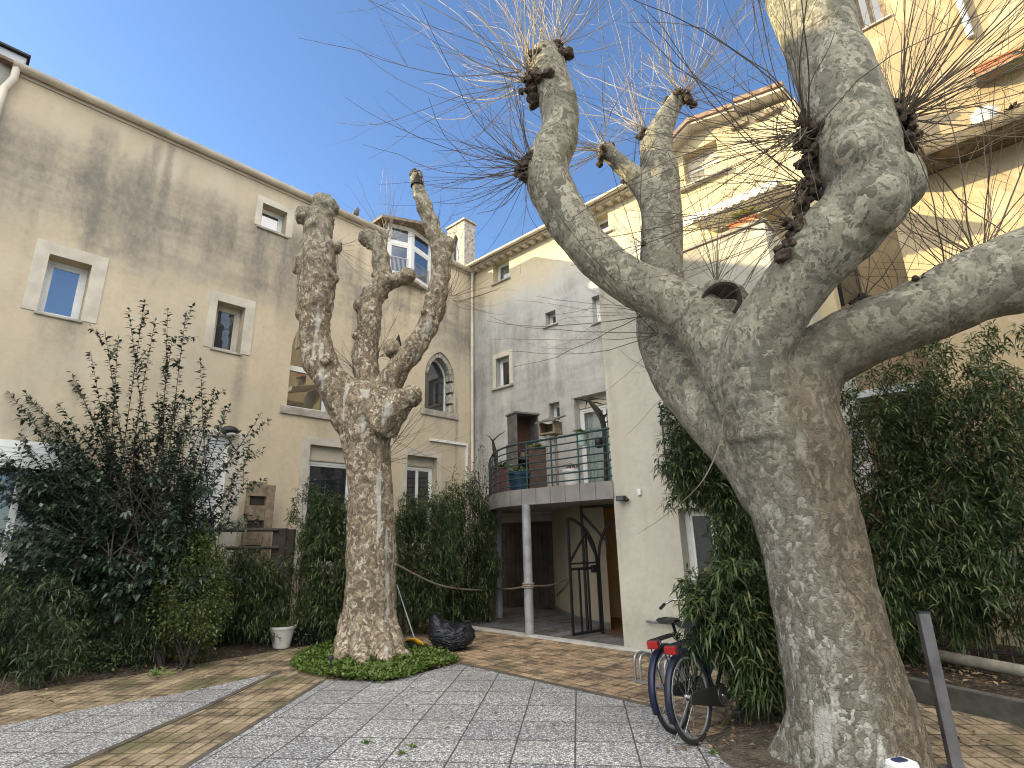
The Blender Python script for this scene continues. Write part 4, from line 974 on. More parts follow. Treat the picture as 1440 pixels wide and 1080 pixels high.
def shoots(name,parent,c,axis,n,Lr,spread,seed,mat,r0=.010,up=.25,origin_r=.05,bias=0.0,curve=.35,thin=.25):
    Lr=(Lr[0]*1.15,Lr[1]*1.38); n=int(n*1.25); r0*=.68; curve=curve*1.5+.15
    """whippy shoots springing from one pollard head"""
    rr=random.Random(seed); mb=MB(); axis=axis.normalized(); t1=axis.orthogonal().normalized(); t2=axis.cross(t1)
    for i in range(n):
        a=rr.random()*2*PI; th=spread*1.12*(rr.random()**.58)
        d=(axis*math.cos(th)+(t1*math.cos(a)+t2*math.sin(a))*math.sin(th)).normalized()
        o=c+d*origin_r*(.5+.5*rr.random())+Vector((rr.gauss(0,1),rr.gauss(0,1),rr.gauss(0,1)))*origin_r*.35
        L=Lr[0]+(Lr[1]-Lr[0])*rr.random()**1.3; ns=9; pts=[o]; p=o.copy()
        bend=Vector((rr.gauss(0,.4),rr.gauss(0,.4),up*2*(.4+rr.random())))*curve
        for s in range(ns):
            d=(d+bend/ns+Vector((rr.gauss(0,.085),rr.gauss(0,.085),rr.gauss(0,.085)))).normalized(); p=p+d*(L/ns); pts.append(p.copy())
        R=r0*(.45+.75*rr.random())*(L/Lr[1])**.4
        mb.tube(pts,[R*(1-.72*(s/ns)) +.0007 for s in range(ns+1)],4,caps=False)
        # side twiglets
        for q in range(rr.randint(0,3)):
            s=rr.randint(3,6); b=pts[s]; dd=(pts[s+1]-pts[s]).normalized(); dd=(dd+Vector((rr.gauss(0,.5),rr.gauss(0,.5),rr.gauss(0,.5)))).normalized(); l=L*.30*(.4+rr.random())
            mb.tube([b,b+dd*l*.5,b+dd*l+Vector((0,0,l*.15))],[R*.4,R*.3,.0007],3,caps=False)
        # stubby base collar and buds
        mb.tube([o-d*.0,o+(pts[1]-o)*.18],[R*1.9,R*1.0],5,caps=False)
    return mb.build(name,mat,parent,Matrix.Identity(4),smooth=True,fix=False)
def head_mesh(mb,c,r,seed,stubs=30,axis=Vector((0,0,1))):
    rr=random.Random(seed); t1=axis.orthogonal().normalized(); t2=axis.cross(t1)
    for i in range(46):
        u,v=rr.gauss(0,.62),rr.gauss(0,.62); q=c+(t1*u+t2*v)*r*1.15+axis*r*(rr.random()*.75-.45-.35*(u*u+v*v)); mb.sphere(q,r*rr.uniform(.16,.42),9,6,(rr.uniform(.7,1.2),rr.uniform(.7,1.2),rr.uniform(.7,1.3)),.7,1.6/r)
    for i in range(stubs):
        d=Vector((rr.gauss(0,1),rr.gauss(0,1),rr.gauss(0,1))).normalized()
        if d.dot(axis)<-.2: continue
        q=c+d*r*.55; s=r*(.14+.22*rr.random()); mb.tube([q,q+d*s*1.2,q+d*s*2.1+Vector((rr.gauss(0,.2),rr.gauss(0,.2),.2))*s],[s*.8,s*.6,s*.2],6)
m_twig=simple('dark shoot bark',(.125,.098,.072),.7,var=.5,scale=3,bump=0)  # shoot bark toned darker for shoots in the shade
m_twigsun=simple('sunlit shoot bark',(.32,.275,.215),.65,var=.4,scale=3,bump=0)  # paler copy for the high shoots, sunlight put into the bark colour
m_head=simple('knotted pollard bark',(.07,.05,.036),.95,var=.7,scale=22,bump=1.0,bscale=60)
m_barkL=bark_plane('brown plane bark',(5.0,9.5,3.5),.92,seed=9,fs=24.0,ridge=2.2,flake=[(0,(.15,.115,.08)),(.25,(.29,.23,.16)),(.48,(.42,.345,.25)),(.66,(.20,.155,.108)),(.82,(.55,.49,.39)),(.93,(.32,.255,.18))],vs=(1.3,1.3,.5))
# ---------------- the big leaning plane tree
bp=gnd(1205,1092); bp.y+=.35; bp.x+=.12
m_barkN=bark_plane('plane bark',(.6,3.9,3.0),.9,seed=2,fs=27.0,side=(bp.x-.02,.125,.13,2.6),ridge=.8,flake=[(0,(.12,.112,.09)),(.28,(.195,.185,.155)),(.48,(.285,.275,.24)),(.62,(.145,.135,.108)),(.8,(.38,.37,.335)),(.92,(.22,.205,.17))])
NT=empty('plane_tree',Matrix.Translation((bp.x,bp.y,0)),'large leaning plane tree with mottled pale bark and thick pollarded limbs, right foreground','tree')
mb=MB()
trunk=[(1222,1165,112,4.55),(1208,1085,96,4.6),(1196,1000,83,4.62),(1176,920,74,4.65),(1157,835,69,4.68),(1138,750,67,4.7),(1120,680,71,4.72),(1106,620,77,4.72),(1084,568,70,4.7)]
limb(mb,trunk,1,28,6,.03)
# root flare
for (x,y,dx) in ((1118,1085,60),(1300,1105,70),(1190,1130,60),(1250,1110,60)):
    a=at(1190+ (x-1190)*.45,985,4.6); g_=gnd(x,y); g_=Vector((g_.x,g_.y+.25,-.05)); mb.tube(crom([a,a.lerp(g_,.55)+Vector((0,0,-.05)),g_],5),crom1([.20,.17,.13],5),10)
limb(mb,[(1104,600,74,4.7),(1060,545,62,4.72),(1020,492,49,4.85),(985,452,41,5.0),(940,422,35,5.15),(880,392,32,5.3),(825,345,30.5,5.45),(785,285,31,5.55),(768,238,32,5.6),(786,190,27,5.65),(786,150,26,5.7),(772,112,28,5.72),(768,82,24,5.72)],2,18,6,.05)
limb(mb,[(1100,690,56,4.85),(1058,640,48,5.0),(1010,590,44,5.25),(965,535,43,5.6),(938,480,40,5.9),(930,430,35,6.1),(930,370,30,6.2),(931,310,28,6.3),(928,250,26,6.4),(923,205,22,6.5),(934,170,15,6.55),(950,142,12,6.6)],3,16,6,.07)
limb(mb,[(925,300,20,6.3),(905,262,17,6.35),(880,238,15,6.4),(852,212,12,6.4)],4,12,5,.1)
limb(mb,[(1088,600,66,4.65),(1062,520,50,4.52),(1074,468,45,4.4),(1114,406,45,4.25),(1164,342,49,4.05),(1214,285,53,3.9),(1206,215,52,3.88),(1186,140,50,3.92),(1160,70,46,4.0),(1137,5,50,4.1),(1120,-70,46,4.2),(1105,-160,42,4.3)],5,22,6,.03)
c=at(1262,258,3.92); mb.sphere(c,rad(38,3.9,258),16,12,(1,1,1.15)); mb.sphere(at(1225,290,3.78),rad(46,3.8,290),16,12)
mb.sphere(at(1205,215,3.72),rad(36,3.75,215),14,10)
limb(mb,[(1128,625,58,4.65),(1124,565,48,4.6),(1144,514,44,4.52),(1195,479,46,4.38),(1288,441,46,4.15),(1368,405,50,4.0),(1440,378,57,3.9),(1520,345,56,3.8),(1640,300,50,3.7)],6,20,6,.03)
mb.sphere(at(1155,632,4.62),rad(37,4.65,632),14,10,(1,1,1.5)) # burl on the right flank
ring=at(1012,432,4.95)
for _i in range(16):
    _a=2*PI*_i/16; mb.sphere(at(1013+34*math.cos(_a),428+26*math.sin(_a),4.84),rad(11,4.9),10,8)
ring=at(1014,425,4.95)                                      # hollow stub at the crotch
mb.tube([at(1020,470,4.9),at(1014,432,4.9)],[rad(36,4.9),rad(36,4.9)],18)
me=remesh(mb,'trunk',.021,9)
def dN(p):
    z=p.z; v=.022*noise.noise(Vector((p.x*2.2,p.y*2.2,p.z*1.6)))+.010*noise.noise(p*6)+.0035*noise.noise(p*17)
    # shallow folds where the trunk bends
    if 2.2<z<3.3: v+=.006*math.sin(z*60+5*noise.noise(p*3.5))*max(0,noise.noise(Vector((p.x*1.8,p.y*1.8,3)))+.25)*(1-abs(z-2.75)/.55)
    # fluting near the ground
    if z<1.6: v+=.03*(1-z/1.6)*noise.noise(Vector((p.x*3.2,p.y*3.2,z*.25)))
    return v
displace(me,dN)
mesh_obj('trunk',me,m_barkN,NT,Matrix.Identity(4))
# hollow with wire mesh
hc=at(1013,426,4.74); cd=(O-hc).normalized(); hn=(cd+Vector((-.1,0,.38))).normalized(); hu=hn.orthogonal().normalized(); hv=hn.cross(hu); hr_=rad(30,4.8,424)
mb=MB(); n=24; vs=[];fs=[]
for i,(f,dp) in enumerate(((1.02,.035),(1.0,.05),(.86,.045),(.8,-.02),(.5,-.16),(.0,-.20))):
    for j in range(n): a=2*PI*j/n; w_=1+.09*noise.noise(Vector((math.cos(a)*1.5,math.sin(a)*1.5,2))); vs.append(hc+(hu*math.cos(a)*1.0+hv*math.sin(a)*.85)*hr_*f*w_+hn*dp)
for i in range(5):
    for j in range(n): fs.append((i*n+j,i*n+(j+1)%n,(i+1)*n+(j+1)%n,(i+1)*n+j))
hol=mb.add(vs,fs).build('hollow',simple('rotten wood',(.03,.022,.016),.95,var=.5,scale=9,bump=.8,bscale=25),NT,Matrix.Identity(4),smooth=True,fix=False)
mb=MB()
for i in range(-8,9):
    t=i/8.5; h_=math.sqrt(1-t*t)
    for (A,B) in ((hu,hv),(hv,hu)):
        sc_a=1.0 if A is hu else .85; sc_b=.85 if A is hu else 1.0
        mb.tube([hc+A*hr_*t*sc_a*.9+B*hr_*h_*sc_b*q*.9+hn*(.052+.02*(1-q*q)) for q in (-1,-.5,0,.5,1)],  .0011,3,caps=False)
mb.build('wire_mesh',m_head,hol,Matrix.Identity(4))
mb=MB(); mb.sphere(hc-hn*.08+hu*.02,.03,8,6); mb.sphere(hc-hn*.06-hv*.03,.022,8,6); mb.build('pale_stone',m_white,hol,Matrix.Identity(4))
def crusty(mb,nm,tree):
    me=remesh(mb,nm,.011,2); displace(me,lambda p:.014*noise.noise(p*26)+.010*noise.noise(p*55)+.012*abs(noise.noise(V((p.x*40,p.y*40,p.z*14)))))
    # keep only the biggest lump so that nothing floats
    bm=bmesh.new(); bm.from_mesh(me); seen=set(); best=[]
    for v in bm.verts:
        if v.index in seen: continue
        st=[v]; seen.add(v.index); comp=[]
        while st:
            a=st.pop(); comp.append(a)
            for e in a.link_edges:
                b=e.other_vert(a)
                if b.index not in seen: seen.add(b.index); st.append(b)
        if len(comp)>len(best): best=comp
    keep=set(best); bmesh.ops.delete(bm,geom=[v for v in bm.verts if v not in keep],context='VERTS'); bm.to_mesh(me); bm.free()
    return mesh_obj(nm,me,m_head,tree,Matrix.Identity(4))
V=Vector
def pollard(tree,x,y,rpx,Y,axis,n,Lr,spread,seed,mat,r0=.010,up=.2,curve=.35,head=True,hname='pollard_head'):
    c=at(x,y,Y); r=rad(rpx,Y,y); ax=axis.normalized()
    if head:
        mb=MB(); head_mesh(mb,c-ax*r*.35,r,seed,axis=ax); crusty(mb,hname,tree)
    if n: shoots('shoots',tree,c,ax,n,Lr,spread,seed,mat,r0,up,r,0,curve)
V=Vector
# limb a heads
pollard(NT,748,237,14,5.55,V((-1,-.15,.12)),62,(.6,1.75),1.25,11,m_twig,.009,.10,.5)
pollard(NT,748,112,19,5.7,V((-.75,-.1,.65)),62,(.7,2.1),1.2,12,m_twigsun,.010,.25,.5)
pollard(NT,778,72,17,5.72,V((.1,0,1)),46,(.9,2.2),1.15,13,m_twigsun,.011,.25,.3)
pollard(NT,757,196,5,5.62,V((-1,0,.3)),0,(.4,1),1,14,m_twig)
# limb b heads
pollard(NT,958,136,13,6.6,V((.3,0,1)),52,(.8,2.1),1.15,15,m_twigsun,.010,.3,.3)
pollard(NT,905,185,8,6.5,V((-.4,0,1)),22,(.8,2.2),.7,16,m_twigsun,.011,.2,.2)
pollard(NT,849,208,11,6.4,V((-.6,0,.8)),34,(.5,1.9),1.4,17,m_twigsun,.009,.2,.4)
pollard(NT,893,243,10,6.33,V((.1,-.8,.5)),3,(.3,.5),.8,18,m_twig)
pollard(NT,906,345,8,6.15,V((-1,-.3,.3)),10,(.4,1.2),1.2,19,m_twig,.006)
pollard(NT,926,470,4,5.6,V((-.9,-.9,.0)),7,(.7,1.5),1.0,20,m_twig,.007,.05,.6)
pollard(NT,955,545,4,5.35,V((-.8,-1,.4)),5,(.25,.6),1.0,21,m_twig,.006)
pollard(NT,915,440,3,5.6,V((-1,-.4,.1)),12,(.8,1.7),.7,22,m_twig,.007,.05,.6)
# limb c heads
pollard(NT,1134,185,17,3.95,V((-1,.1,.12)),60,(.6,2.0),1.15,23,m_twig,.009,.08,.35)
pollard(NT,1134,262,12,3.98,V((-1,.1,-.1)),22,(.5,1.6),.9,24,m_twig,.008,.05,.4)
pollard(NT,1122,316,10,4.12,V((-1,0,-.1)),20,(.5,1.5),1.0,25,m_twig,.007,.05,.4)
pollard(NT,1136,215,11,3.96,V((-1,0,.0)),6,(.4,1.2),1.0,35,m_twig,.008)
pollard(NT,1264,168,16,4.0,V((.75,.1,.85)),84,(.7,2.2),1.0,26,m_twig,.011,.15,.3)
pollard(NT,1276,200,12,3.95,V((1,.1,.2)),18,(.5,1.2),1.0,27,m_twig,.007)
def crust(pts,r,seed,Y):
    rr=random.Random(seed); mb=MB()
    for (x,y,k) in pts:
        for i in range(k):
            q=at(x+rr.gauss(0,7),y+rr.gauss(0,6),Y+rr.gauss(0,.03)); mb.sphere(q,rad(rr.uniform(2,r),Y,y),8,6,(rr.uniform(.7,1.3),1,rr.uniform(.7,1.3)),.7,22)
    crusty(mb,'pollard_scar',NT)
crust([(1140,165,14),(1140,185,16),(1141,205,16),(1141,225,16),(1141,245,16),(1138,262,14),(1135,280,14),(1129,300,14),(1121,318,14),(1112,336,12),(1102,352,10)],8,61,4.02)
crust([(1262,150,8),(1268,170,12),(1276,195,10),(1282,215,8)],8,62,3.98)
crust([(1300,402,12),(1315,396,14),(1330,391,16),(1345,385,18),(1360,378,18),(1378,371,20),(1395,366,16),(1412,362,10)],9,63,4.0)
crust([(1205,428,12),(1215,427,14),(1225,427,10)],6,64,4.25)
crust([(1255,424,12),(1264,422,12)],6,74,4.2)
crust([(745,232,14),(741,245,10),(748,228,8)],7,65,5.52)
crust([(756,104,16),(764,88,14),(774,78,16),(788,72,12),(752,122,12)],9,66,5.68)
# limb d heads
pollard(NT,1378,360,15,3.95,V((.05,0,1)),26,(.4,1.4),.95,28,m_twig,.008,.2,.3)
pollard(NT,1335,382,11,4.02,V((-.3,0,1)),14,(.3,1.2),1.1,29,m_twig,.007,.1,.3)
pollard(NT,1213,421,8,4.25,V((0,0,1)),9,(.3,.9),.8,30,m_twig,.006,.2,.3)
pollard(NT,1262,420,8,4.18,V((.2,0,1)),6,(.3,.9),.7,31,m_twig,.006,.2,.3)
# crotch
pollard(NT,1008,398,5,4.95,V((-.2,0,1)),12,(.6,1.8),.9,32,m_twig,.006,.1,.4)
shoots('shoots',NT,at(1055,-40,4.6),V((.6,.3,-.35)),8,(.8,1.6),.5,33,m_twig,.010,-.1,.1)
# hanging dead twig by the trunk
mb=MB(); mb.tube(crom([at(1046,610,4.55),at(1030,580,4.5),at(1018,588,4.5),at(1012,625,4.48),at(985,680,4.45),at(935,725,4.5),at(895,752,4.5)],6),crom1([.007,.007,.007,.006,.005,.003,.001],6),5); mb.build('dead_twig',m_twig,NT,Matrix.Identity(4),smooth=True)
# ---------------- the upright plane tree in the grass
lb=at(518,925,9.2); 
LT=empty('plane_tree',Matrix.Translation((lb.x,9.2,0)),'gnarled brown pollarded plane tree with stubby limbs rising from the grass patch','tree')
YL=9.25; mb=MB()
def Q(P): return [(x,y,r,YL+dy) for (x,y,r,dy) in P]
limb(mb,Q([(520,960,66,.0),(521,925,53,0),(519,885,41,0),(521,830,35,0),(523,770,33,0),(521,700,31,0),(517,640,31,0),(513,600,36,0),(510,570,37,0)]),7,26,6,.04)
for (x,y) in ((462,940),(572,936),(500,950),(548,948)):
    a=at(519+(x-519)*.35,870,YL); g_=gnd(x,y); g_=V((g_.x,min(g_.y+.2,YL+.2),-.04)); mb.tube(crom([a,a.lerp(g_,.55)+V((0,0,-.12)),g_],5),crom1([.24,.15,.07],5),10)
LIMBS=[]
LIMBS.append(limb(mb,Q([(506,600,30,0),(478,552,26,-.05),(452,510,22,-.1),(443,470,21,-.1),(445,420,23,-.1),(446,378,27,-.1),(447,340,22,-.1),(451,308,18,-.1),(456,290,17,-.1)]),8,18,6,.14))
mb.sphere(at(431,303,YL-.15),rad(14,YL,303),12,8,(1,1,1.3),.35,7); mb.sphere(at(457,290,YL-.1),rad(19,YL,290),12,8,(1,1,.8),.35,7); mb.sphere(at(420,372,YL-.1),rad(10,YL,372),10,8,(1,1,1.6)); mb.sphere(at(470,392,YL-.1),rad(9,YL,392),10,8); mb.sphere(at(430,440,YL-.1),rad(14,YL,440),10,8)
limb(mb,Q([(470,352,9,-.1),(476,345,7,-.1),(479,338,2,-.1)]),9,8,4)
LIMBS.append(limb(mb,Q([(516,590,30,.1),(516,545,21,.2),(515,500,17,.3),(520,455,17,.3),(522,425,17,.3),(538,398,14,.3),(536,368,11,.3),(530,345,12,.3),(520,335,12,.3)]),10,16,6,.14))
mb.sphere(at(516,335,YL+.3),rad(12,YL,335),10,8); mb.sphere(at(508,428,YL+.2),rad(12,YL,428),10,8); mb.sphere(at(504,470,YL+.25),rad(9,YL,470),10,8)
limb(mb,Q([(538,398,14,.25),(560,393,11,.2),(572,388,12,.15)]),11,12,5,.2)
LIMBS.append(limb(mb,Q([(526,590,28,-.1),(542,550,20,-.2),(562,515,16,-.3),(588,482,15,-.35),(608,440,15,-.35),(619,392,13,-.35),(621,355,13.5,-.35),(607,318,12,-.35),(596,288,10.5,-.35),(589,265,9.5,-.35),(586,250,9,-.35)]),12,16,6,.12))
mb.sphere(at(628,345,YL-.35),rad(14,YL,345),10,8); mb.sphere(at(553,490,YL-.35),rad(12,YL,490),12,8,(1,1,1),.3,8)
limb(mb,Q([(532,600,26,-.2),(556,572,22,-.3),(570,560,17,-.35),(580,556,16,-.38)]),13,14,5,.12)
_rk=random.Random(77)
for (P_,R__) in LIMBS:
    for _k in range(26):
        i_=_rk.randrange(len(P_)//6,len(P_)); r_=R__[i_]; t_=(P_[min(i_+1,len(P_)-1)]-P_[max(i_-1,0)]).normalized(); d_=V((_rk.gauss(0,1),_rk.gauss(0,1),_rk.gauss(0,1))); d_=(d_-t_*d_.dot(t_)).normalized()
        mb.sphere(P_[i_]+d_*r_*_rk.uniform(.72,.95),r_*_rk.uniform(.16,.42),9,7,(1,1,_rk.uniform(.7,1.6)),.5,9)
me=remesh(mb,'trunk',.021,1)
def dL(p):
    z=p.z; v=.03*noise.noise(V((p.x*3,p.y*3,z*1.2)))+.016*noise.noise(V((p.x*8,p.y*8,z*3)))+.008*noise.noise(p*14)
    v+=.016*noise.noise(V((p.x*10,p.y*10,z*1.1)))
    if z>3.4: v+=.028*noise.noise(p*4.5)+.014*noise.noise(p*11)
    if z<1.5: v+=.05*(1-z/1.5)*noise.noise(V((p.x*4,p.y*4,z*.3)))
    return v
displace(me,dL); mesh_obj('trunk',me,m_barkL,LT,Matrix.Identity(4))
m_stub=simple('dark broken stub',(.02,.017,.015),.9,var=.4,bump=.5)
mb=MB(); mb.tube([at(559,492,YL-.3),at(559,484,YL-.3),at(561,470,YL-.3)],[.075,.07,.005],8); mb.build('broken_stub',m_stub,LT,Matrix.Identity(4),smooth=True); mb=MB(); mb.tube([at(587,262,YL-.36),at(587,243,YL-.36)],[.135,.09],10); mb.sphere(at(584,247,YL-.37),.10,9,7,(1,1,1.2),.5,9); mb.build('broken_stub',m_stub,LT,Matrix.Identity(4),smooth=True)
shoots('shoots',LT,at(545,338,YL+.3),V((.1,0,1)),34,(.4,1.35),1.1,41,m_twigsun,.007,.2,.08)
shoots('shoots',LT,at(470,345,YL-.1),V((.3,.3,-.1)),8,(.3,.9),1.2,42,m_twig,.006,.3,.06)
shoots('shoots',LT,at(632,420,YL-.35),V((.8,-.2,.4)),24,(.3,1.0),1.2,43,m_twig,.006,.15,.10)
shoots('shoots',LT,at(530,500,YL+.2),V((.6,-.3,.6)),20,(.3,1.0),1.1,44,m_twig,.006,.2,.10)
shoots('shoots',LT,at(500,520,YL+.1),V((-.6,-.2,.8)),12,(.3,.8),.9,45,m_twig,.005,.2,.08)
shoots('shoots',LT,at(540,650,YL-.2),V((.9,-.2,.5)),12,(.4,1.2),.9,46,m_twig,.006,.2,.10)
shoots('shoots',LT,at(552,620,YL-.2),V((.9,-.2,.2)),7,(.4,1.1),.7,47,m_twig,.005,.2,.05)
shoots('shoots',LT,at(610,330,YL-.35),V((.3,0,.9)),16,(.3,.9),1.1,48,m_twig,.005,.2,.08)
# ================================================================== FOLIAGE
def leaves_mesh(name,C,D,N,L,W,mat,parent,seed=0,droop=.25,seg=2,fold=.25):
    """one small bent blade per row: base C, direction D, face normal N, length L, width W"""
    r=np.random.RandomState(seed); n=len(C); D=D/np.linalg.norm(D,axis=1,keepdims=True)
    S=np.cross(D,N); S/=np.linalg.norm(S,axis=1,keepdims=True)+1e-9; U=np.cross(S,D)
    L=L[:,None]; W=W[:,None]; dn=np.array([0,0,-1.0])
    m=C+D*L*.42+U*W*.0; tip=C+D*L+dn*L*droop; m=m+dn*L*droop*.12
    l=C+D*L*.38+S*W*.5+U*W*fold+dn*L*droop*.1; q=C+D*L*.38-S*W*.5+U*W*fold+dn*L*droop*.1
    if seg==2:
        V_=np.stack([C,l,q,m,tip],1).reshape(-1,3); b=(np.arange(n)*5)[:,None]
        T=np.concatenate([b+np.array([[0,2,3]]),b+np.array([[0,3,1]]),b+np.array([[2,4,3]]),b+np.array([[3,4,1]])],1).reshape(-1,3); k=5
    else:
        V_=np.stack([C,l,q,tip],1).reshape(-1,3); b=(np.arange(n)*4)[:,None]
        T=np.concatenate([b+np.array([[0,2,3]]),b+np.array([[0,3,1]])],1).reshape(-1,3); k=4
    me=bpy.data.meshes.new(name); me.vertices.add(len(V_)); me.vertices.foreach_set('co',V_.astype(np.float32).ravel())
    me.loops.add(T.size); me.polygons.add(len(T)); me.loops.foreach_set('vertex_index',T.astype(np.int32).ravel())
    me.polygons.foreach_set('loop_start',(np.arange(len(T))*3).astype(np.int32)); me.update(calc_edges=True); me.validate()
    a=me.attributes.new('var','FLOAT','POINT'); a.data.foreach_set('value',np.repeat(r.rand(n),k).astype(np.float32))
    return mesh_obj(name,me,mat,parent,Matrix.Identity(4))
def unit(r,n): v=r.normal(size=(n,3)); return v/np.linalg.norm(v,axis=1,keepdims=True)
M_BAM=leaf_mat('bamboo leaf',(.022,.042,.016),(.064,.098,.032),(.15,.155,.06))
M_BAMD=leaf_mat('shaded bamboo leaf',(.014,.027,.012),(.042,.066,.024),(.10,.105,.045))  # darkened copy of the bamboo leaf, shade put into its colour
M_BAML=leaf_mat('lit bamboo leaf',(.035,.060,.016),(.095,.135,.032),(.17,.16,.06))  # brightened copy of the bamboo leaf, light put into its colour
M_BOX=leaf_mat('box leaf',(.028,.045,.010),(.085,.110,.024),(.13,.14,.035))
M_CAM=leaf_mat('camellia leaf',(.014,.027,.017),(.034,.056,.034),(.06,.08,.045),rough=.28,trans=.06)
M_GRS=leaf_mat('clover leaf',(.045,.085,.015),(.11,.17,.03),(.16,.20,.05))
M_FERN=leaf_mat('light fern',(.06,.10,.02),(.13,.18,.04))
M_DRY=leaf_mat('dry leaf',(.10,.065,.035),(.22,.15,.085),(.30,.22,.13),rough=.8,trans=.05)
m_culm=simple('bamboo culm',(.085,.088,.042),.6,var=.5,scale=5,bump=.1)
m_stem=simple('dark stem bark',(.036,.029,.023),.85,var=.4,scale=12,bump=.4)
def bamboo(label,bbox,Y,dy,fans,L=(.09,.15),W=.016,per=6,mat=None,culms=14,seed=1,name='bamboo_shrub',group='bamboo shrubs round the yard',power=2.6,taper=0,droop=.35,shell=.6,noi=.28,cat='shrub',cr=.008,lean=0):
    r=np.random.RandomState(seed); rr=random.Random(seed); x0,y0,x1,y1=bbox; mat=mat or M_BAM
    cx,cy=(x0+x1)/2,(y0+y1)/2; b=at(cx,y1,Y); root=empty(name,Matrix.Translation((b.x,Y,0)),label,cat,group)
    C=[];D=[]; tries=0; fans=int(fans*2.1); W=W*1.25
    while len(C)<fans and tries<fans*40:
        tries+=1; u=rr.uniform(-1.15,1.15); v=rr.uniform(-1.15,1.12); w=rr.uniform(-1.1,1.1)
        k=(abs(u)**power+abs(v)**power+abs(w)**2)**(1/power)
        lim=1+noi*1.6*noise.noise(V((u*1.9+seed,v*2.3,w*1.5)))+noi*.7*noise.noise(V((u*5+seed,v*5,w*3)))
        if k>lim or (k<lim*.55 and rr.random()<shell): continue
        if noise.noise(V((u*2.6+seed*3,v*3.2,w*2.1)))<-.33 and rr.random()<.8: continue
        p=at(cx+u*(x1-x0)/2,cy+v*(y1-y0)/2,Y+w*dy)
        if p.z<.04: continue
        c=at(cx,cy+(y1-y0)*.15,Y); d=(p-c); d.z*=.5; d=d.normalized()*.8+V((rr.gauss(0,.6),rr.gauss(0,.6),rr.gauss(-.15,.45)))
        C.append(p); D.append(d.normalized())
    C=np.array(C);D=np.array(D); n=len(C)
    CC=np.repeat(C,per,0); DD=np.repeat(D,per,0); m=len(CC)
    CC=CC+DD*r.uniform(-.09,.07,(m,1))+r.normal(size=(m,3))*.018
    dd=DD*.7+r.normal(size=(m,3))*.72; dd[:,2]-=.12*abs(r.normal(size=m))
    N=unit(r,m)*.6+np.array([0,0,1.0])
    leaves_mesh('leaves',CC,dd,N,r.uniform(L[0],L[1],m),W*r.uniform(.7,1.25,m),mat,root,seed,droop,2)
    if culms:
        mb=MB()
        for i in range(culms):
            u=rr.uniform(-.85,.85); w=rr.uniform(-.6,.6); top=at(cx+u*(x1-x0)/2,y0+(y1-y0)*rr.uniform(.03,.35),Y+w*dy)
            g=V((top.x+rr.gauss(0,.10)+lean,Y+w*dy*.5+rr.gauss(0,.05),0.0)); 
            mid=g.lerp(top,.5)+V((rr.gauss(0,.05),rr.gauss(0,.05),0)); mb.tube(crom([g,mid,top],5),crom1([cr,cr*.85,cr*.3],5),5,caps=False)
        # side twigs that carry the sprays
        for i in range(0,n,max(1,n//260)):
            p=V(C[i]); d=V(D[i]); mb.tube([p-d*.22+V((0,0,-.05)),p],[.0025,.0012],3,caps=False)
        mb.build('stems',m_culm,root,Matrix.Identity(4),smooth=True,fix=False)
    return root
bamboo('dense clipped bamboo immediately left of the upright tree trunk, below the shuttered window',(411,686,502,915),10.25,.55,1700,(.07,.12),.014,7,culms=26,seed=3)
bamboo('bamboo immediately right of the upright tree trunk, under the small window',(550,690,642,885),11.0,.55,1600,(.07,.12),.014,7,culms=22,seed=4)
bamboo('tallest bamboo by the corner downpipe, left of the balcony columns',(606,672,696,882),12.3,.6,1600,(.08,.13),.015,7,culms=22,seed=5)
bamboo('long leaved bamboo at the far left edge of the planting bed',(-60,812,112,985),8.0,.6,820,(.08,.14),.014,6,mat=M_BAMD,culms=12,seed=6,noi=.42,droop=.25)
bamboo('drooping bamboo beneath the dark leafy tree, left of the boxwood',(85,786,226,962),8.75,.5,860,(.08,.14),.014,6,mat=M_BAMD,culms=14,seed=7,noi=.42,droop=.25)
bamboo('low arching bamboo between the boxwood and the white pot',(300,778,404,902),9.9,.5,900,(.08,.14),.014,6,culms=14,seed=8)
bamboo('bamboo climbing the cream front beside the upper window railing',(936,564,1068,716),6.95,.38,760,(.09,.14),.016,6,culms=0,seed=9)
bamboo('bamboo standing behind the leaning trunk, right of the lower front window',(998,640,1098,850),6.75,.38,800,(.09,.14),.016,6,culms=14,seed=19)
bamboo('bushy bamboo hanging over the two parked bicycles',(968,798,1112,930),5.58,.34,620,(.10,.16),.017,6,culms=8,seed=10,noi=.42,droop=.4)
bamboo('low bamboo shoots on the bare soil between the bicycles and the leaning trunk',(1035,890,1112,985),5.6,.3,260,(.10,.16),.017,6,culms=10,seed=20,noi=.42,droop=.4)
bamboo('bamboo right behind the leaning trunk, lowest of the right hand bed',(1160,540,1300,925),6.95,.5,1250,(.09,.14),.016,6,culms=14,seed=11,noi=.4)
bamboo('tall bamboo behind the metal post in the right hand bed',(1255,500,1400,885),6.75,.5,1450,(.09,.14),.016,6,culms=14,seed=12,noi=.4)
bamboo('tall bamboo at the far right edge of the right hand bed',(1365,482,1560,885),6.45,.5,1500,(.09,.14),.016,6,culms=14,seed=13,noi=.4)
